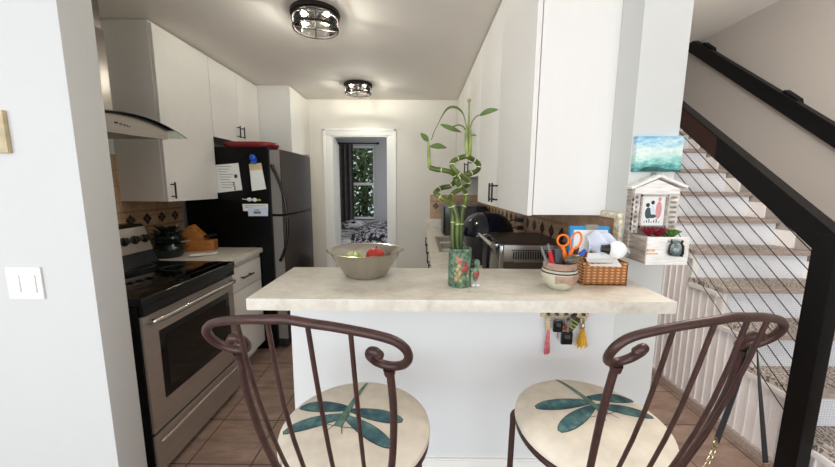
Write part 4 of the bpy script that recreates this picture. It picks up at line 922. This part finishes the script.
def fob(x, z, w, h, label, ring_x):
    t = thing('car_key', label, 'key', (x, ky, z-h))
    MB().tube(ringpts((ring_x, ky, .953), .011), .0012, 6, closed=True).tube(ringpts((x*.6+ring_x*.4, ky-.003, .938), .008), .001, 6, closed=True).build('ring', STEEL, t)
    MB().box(x-w, x+w, ky-.007, ky+.005, z-h, z+h*.6, bev=.0055, seg=4).build('fob', BLACK, t)
    MB().box(x-w*.5, x+w*.5, ky-.0085, ky-.007, z-h*.2, z+h*.3, bev=.0005).build('button', DKGREY, t)
    return t
k1 = fob(.520, .925, .017, .028, 'black car key fob beside the pink tassel', .517)
MB().box(.519, .523, ky-.002, ky+.001, .872, .905, bev=.0005).build('key_blade', STEEL, k1)
k2 = fob(.556, .878, .021, .03, 'black rounded car key fob hanging lower, with red tag', .552)
MB().box(.535, .56, ky-.003, ky+.001, .905, .922, bev=.001).build('red_tag', REDP, k2)
t2 = thing('house_key', 'silver house keys on the middle hook', 'key', (.552, ky, .88))
MB().tube(ringpts((.5525, ky-.011, .953), .011), .0012, 6, closed=True).tube([(.552, YC-.03, .968), (.5525, ky-.011, .964)], .0015, 6).build('ring', STEEL, t2)
for dx, a in ((-.004, -.15), (.006, .25), (.012, .5)):
    M_ = Matrix.Translation((.553+dx, ky-.012-dx*.3, .945)) @ Matrix.Rotation(a, 4, 'Y')
    MB().lathe([(.002, -.001), (.009, -.001), (.009, .001), (.002, .001)], (0, 0, 0), 14, M=M_ @ Matrix.Translation((0, 0, -.012)) @ Matrix.Rotation(PI/2, 4, 'X'), closed=True).box(-.0025, .0025, -.001, .001, -.045, -.02, M=M_).build('key', STEEL, t2)
t2 = thing('card_holder', 'patterned black and green pouch tilted beside the yellow tassel', 'pouch', (.595, ky, .9))
M_ = Matrix.Translation((.594, ky+.006, .958)) @ Matrix.Rotation(math.radians(33), 4, 'Y')
MB().box(-.02, .02, -.004, .004, -.07, -.006, bev=.003, M=M_).build('pouch', mat('patterned_pouch', (52, 46, 40), .7, var=.6, vscale=90), t2)
st_ = MB()
for i in range(3): st_.box(-.019, .019, -.0052, -.0035, -.052+.013*i, -.047+.013*i, M=M_)
st_.build('stripe', mat('lime_stripe', (150, 170, 60), .7), t2)

# ================================================================== bar stools
def dragonfly(mb, top, d):
    """printed dragonfly: wings, body, legs as patches following the cushion's dome"""
    def patch(poly_fn, nu, nv, mi, lift):
        mb.grid(lambda u, v: (lambda p: (p[0], p[1], top(p[0], p[1])+lift))(poly_fn(u, v)), nu, nv, mi)
    def wing(a, b, w, mi, lift, grow=0.):
        a, b = Vector(a), Vector(b); d_ = b-a; L = d_.length; e = d_/L; n_ = Vector((-e.y, e.x))
        a = a-e*(grow+.012); b = b+e*(grow+.013); d_ = b-a
        def fn(u, v):
            hw = (w+grow)*(math.sin(PI*min(1, (u*.93+.05)))**.55)*(.62+.5*u)
            p = a+d_*u+n_*hw*(v*2-1); return (p.x, p.y)
        patch(fn, 14, 4, mi, lift)
    for k, w in (('UL', .025), ('LL', .023), ('UR', .025), ('LR', .023)):
        wing(d[k][0], d[k][1], w, 3, .0007, .0022); wing(d[k][0], d[k][1], w, 1, .0012)
    h = Vector(d['head']); tl = Vector(d['tail']); e = (tl-h).normalized(); n_ = Vector((-e.y, e.x))
    def strip(p, q, w0, w1, mi, lift):
        p, q = Vector(p), Vector(q); ee = (q-p).normalized(); nn = Vector((-ee.y, ee.x))
        patch(lambda u, v: tuple(p+(q-p)*u+nn*(w0+(w1-w0)*u)*(v*2-1)), 12, 2, mi, lift)
    strip(h, h+e*.085, .0125, .008, 3, .0013); strip(h, tl, .0105, .0036, 2, .0017)
    for s_ in (-1, 1):
        strip(h+e*.008+n_*s_*.008, h-e*.022+n_*s_*.022, .0011, .0008, 3, .0012); strip(h+e*.0+n_*s_*.01, h+e*.004+n_*s_*.05, .0011, .0008, 3, .0012)
        strip(h+e*.05+n_*s_*.006, h+e*.085+n_*s_*.02, .0011, .0008, 3, .0012)
def bar_stool(name_label, x, y, phi, dfly, group):
    t = thing('bar_stool', name_label, 'bar stool', (x, y, 0), group, rz=-phi)
    R, zt = .202, .811
    prof = [(.0, .762), (R-.02, .762), (R-.004, .766), (R, .774), (R-.002, .785), (R-.014, .794), (R*.8, .802), (R*.6, .807), (R*.35, .8100), (.0, zt)]
    def top(px, py):
        r = math.hypot(px, py); pr = prof[4:][::-1]
        for (r0, z0), (r1, z1) in zip(pr, pr[1:]):
            if r <= r1: return z0+(z1-z0)*(r-r0)/(r1-r0)
        return prof[4][1]
    c = MB().lathe(prof, n=64); 
    c.build('seat_cushion', [CUSH, TEAL, TEALL, TEALD], t, local=True) if False else None
    dragonfly(c, top, dfly); o = c.build('seat_cushion', [CUSH, TEAL, TEALL, TEALD], t, local=True, recalc=False)
    MB().tube([((R-.012)*math.cos(i*PI/32), (R-.012)*math.sin(i*PI/32), .752) for i in range(64)], .010, 10, closed=True).box(-.18, .18, -.012, .012, .745, .76).box(-.012, .012, -.18, .18, .745, .76).build('seat_ring', IRON, t, local=True)
    half = [(0, -.306, 1.2125), (.037, -.3045, 1.209), (.075, -.299, 1.204), (.107, -.291, 1.197), (.147, -.281, 1.187), (.178, -.272, 1.175), (.196, -.264, 1.157), (.197, -.251, 1.133), (.182, -.236, 1.112), (.158, -.229, 1.104), (.134, -.235, 1.113), (.1255, -.249, 1.132), (.1315, -.2605, 1.146), (.141, -.264, 1.148), (.147, -.261, 1.141)]
    full = [(-a, b, c_) for a, b, c_ in half[:0:-1]]+half
    sp_ = spline(full, 7); n_ = len(sp_)
    rl = MB().tube(sp_, .0083, 12)
    for q in (sp_[0], sp_[-1]): rl.ell(q, .0088, 0, 10)
    rl.build('top_rail', IRON, t, local=True)
    for sx in (-1, 1):
        pp = [(sx*.157, -.229, 1.104), (sx*.160, -.212, 1.0), (sx*.151, -.187, .88), (sx*.135, -.16, .775), (sx*.132, -.155, .752)]
        MB().tube(spline(pp, 6), [.0078]*25, 12).tube([(sx*.157, -.229, 1.098), (sx*.157, -.2285, 1.085)], [.0125, .0095], 12).build('back_post', IRON, t, local=True)
        for a, b_ in (((.037, -.3045, 1.207), (.03, -.184, .752)), ((.107, -.291, 1.195), (.087, -.166, .752))):
            A_, B_ = Vector((sx*a[0], a[1], a[2])), Vector((sx*b_[0], b_[1], b_[2]))
            md = [A_.lerp(B_, q)+Vector((sx*.004, -.012, 0))*math.sin(PI*q) for q in (0, .2, .4, .6, .8, 1)]
            MB().tube(md, .0044, 10).build('spindle', IRON, t, local=True)
    for sx in (-1, 1):
        for sy in (-1, 1):
            e = Vector((sx*.125, sy*.135, 0)).normalized()
            pts = [e*.155+Vector((0, 0, .742)), e*.19+Vector((0, 0, .737)), e*.214+Vector((0, 0, .715)), e*.216+Vector((0, 0, .66)), e*.222+Vector((0, 0, .35)), e*.245+Vector((0, 0, .012))]
            MB().tube(spline(pts, 6), .0095, 12).lathe([(.0, .0), (.014, .0), (.014, .012), (.009, .016)], e*.245, 12).build('leg', IRON, t, local=True)
    MB().tube([(.213*math.cos(i*PI/32), .213*math.sin(i*PI/32), .28) for i in range(64)], .0085, 10, closed=True).build('foot_ring', IRON, t, local=True)
    return t
DL = dict(UL=((-.037, .026), (-.165, .024)), LL=((-.035, -.004), (-.160, -.068)), UR=((-.012, .02), (.112, .013)), LR=((-.02, -.010), (.105, -.074)), head=(-.034, -.046), tail=(-.027, .17))
DR = dict(UL=((.026, .043), (-.118, .058)), LL=((.02, .019), (-.112, -.036)), UR=((.050, .058), (.165, .042)), LR=((.046, .02), (.158, -.032)), head=(.037, -.016), tail=(.02, .185))
bar_stool('left iron bar stool with scrolled back and dragonfly cushion', -.168, .835, .175, DL, 'iron bar stools')
bar_stool('right iron bar stool with a black strap hanging from its back', .482, .86, -.219, DR, 'iron bar stools')
# ---- bag strap hanging on right stool
t = thing('bag_strap', 'black bag strap with gold chain hanging from the right bar stool', 'strap', (.70, .68, .8))
def ribbon(pts, w, face0, face1, th=.0018):
    sp_ = spline(pts, 8); k = len(sp_)
    def fn(u, v):
        i = min(k-1, round(u*(k-1))); a = face0+(face1-face0)*u; return sp_[i]+Vector((math.cos(a), math.sin(a), 0))*w*(v-.5)
    return MB().grid(fn, k-1, 2, thick=th)
rb = ribbon([at(752, 344, .672), at(746, 350, .663), at(741, 372, .668), at(731, 401, .67), at(716, 441, .67)], .014, .9, 1.45)
rb.build('strap_front', STRAP, t)
rb = ribbon([at(752, 344, .672), at(757, 346, .682), at(759, 370, .685), at(762, 410, .69), at(766, 463, .69)], .0135, 1.1, .1)
rb.build('strap_rear', STRAP, t)
ch = MB(); ln_ = [at(716, 441, .67), at(713.5, 450, .67), at(709, 459, .668), at(704, 470, .666), at(701, 482, .665)]
cp2 = spline(ln_, 7); 
for i, p in enumerate(cp2):
    if i % 2: continue
    a = (cp2[min(i+1, len(cp2)-1)]-cp2[max(i-1, 0)]).normalized(); s_ = Vector((1, 0, 0)) if (i//2) % 2 else Vector((0, 1, 0)); s_ = (s_-a*s_.dot(a)).normalized()
    ch.tube([p+a*.0085*math.cos(q*PI/7)+s_*.0042*math.sin(q*PI/7) for q in range(14)], .0012, 6, closed=True)
ch.build('gold_chain', GOLD, t); ch = MB()
p = at(766, 464, .69); ch.tube([p+Vector((.007, 0, 0)), p+Vector((-.007, 0, 0)), p+Vector((-.007, 0, -.012)), p+Vector((.007, 0, -.012))], .0015, 6, closed=True)
ch.build('gold_buckle', GOLD, t)

# ================================================================== bedroom
t = thing('bed', 'bed with black and white printed bedding in the bedroom', 'bed', (-.75, 5.7, 0))
MB().box(-1.5, .3, 4.98, 6.46, .16, .36, bev=.02).build('bed_base', BLACKM, t)
for x in (-1.42, .22):
    for y in (5.05, 6.4): MB().tube([(x, y, 0), (x, y, .17)], .025, 10).build('leg', BLACKM, t)
MB().box(-1.52, .32, 4.96, 6.47, .36, .62, bev=.05, seg=3).build('mattress', SHEET, t)
def comf(u, v):
    x = -1.02+1.38*u; y = 4.93+1.45*v
    z = .645+.19*math.sin(PI*min(1, v*1.05))**.5*math.sin(PI*min(1, u*.9+.08))**.5+.02*math.sin(11*u+4*v)*math.sin(7*v)
    if v < .04: z -= .12
    return (x, y, z)
MB().grid(comf, 30, 24, thick=.02).build('comforter', COMF, t)
pl = MB().ell((-1.22, 6.25, .70), (.24, .16, .09), 0, 12).build('pillow', SHEET, t)
t = thing('curtain', 'dark grey curtain hanging on the left half of the bedroom window', 'curtain', (-1.45, 6.42, .3))
def cur(u, v): return (-1.66+.41*u, 6.42+.022*math.sin(u*PI*9), .72+1.47*v)
MB().grid(cur, 60, 6, thick=.003).build('cloth', CURT, t)
t = thing('curtain_rod', 'black curtain rod above the bedroom window', 'curtain rod', (-1.2, 6.42, 2.2))
MB().tube([(-1.75, 6.42, 2.205), (-.78, 6.42, 2.205)], .012, 10).build('rod', BLACKM, t)
for x in (-1.75, -.78): MB().ell((x, 6.42, 2.205), .024, 0, 8).build('finial', BLACKM, t)
for x in (-1.7, -.82): MB().box(x-.008, x+.008, 6.42, 6.498, 2.195, 2.212).build('bracket', BLACKM, t)
area('bedroom_fill', (.85, 5.5, 1.5), (PI/2, 0, PI/2), 1.2, 1.2, 16, (.9, .95, 1))  # added fill to lift the bedroom, no window stands on this side
# tree beyond the window
t = thing('garden_tree', 'leafy green tree outside the bedroom window', 'tree', (-1.5, 9.0, -.2))
MB().tube([(-1.5, 9, -.2), (-1.45, 9, .9), (-1.55, 9.1, 2.0), (-1.5, 9, 3.4)], [.09, .08, .06, .03], 10).build('trunk', FOLD, t)
lf = MB()
for i in range(6500):
    x = random.gauss(-1.6, .75); y = random.gauss(9.0, .5); z = random.uniform(-.1, 3.4)
    if (x+1.9)**2/.05+(z-1.28)**2/.03 < 1: continue
    a = random.uniform(0, 2*PI); e = random.uniform(-1.2, .4); d = Vector((math.cos(a)*math.cos(e), math.sin(a)*math.cos(e), math.sin(e)))*random.uniform(.09, .17)
    s_ = d.cross(Vector((random.gauss(0, 1), random.gauss(0, 1), random.gauss(0, 1)))).normalized()*random.uniform(.03, .06); p = Vector((x, y, z))
    lf.add([p, p+d*.5+s_, p+d, p+d*.5-s_], [(0, 1, 2, 3)])
lf.build('foliage', FOL, t, recalc=False)
struct('trim_ground', box(-6, 4, 6.7, 14, -.3, -.2), mat('garden_ground', (96, 104, 70), .9, var=.3), 'garden ground outside the bedroom', 'ground')
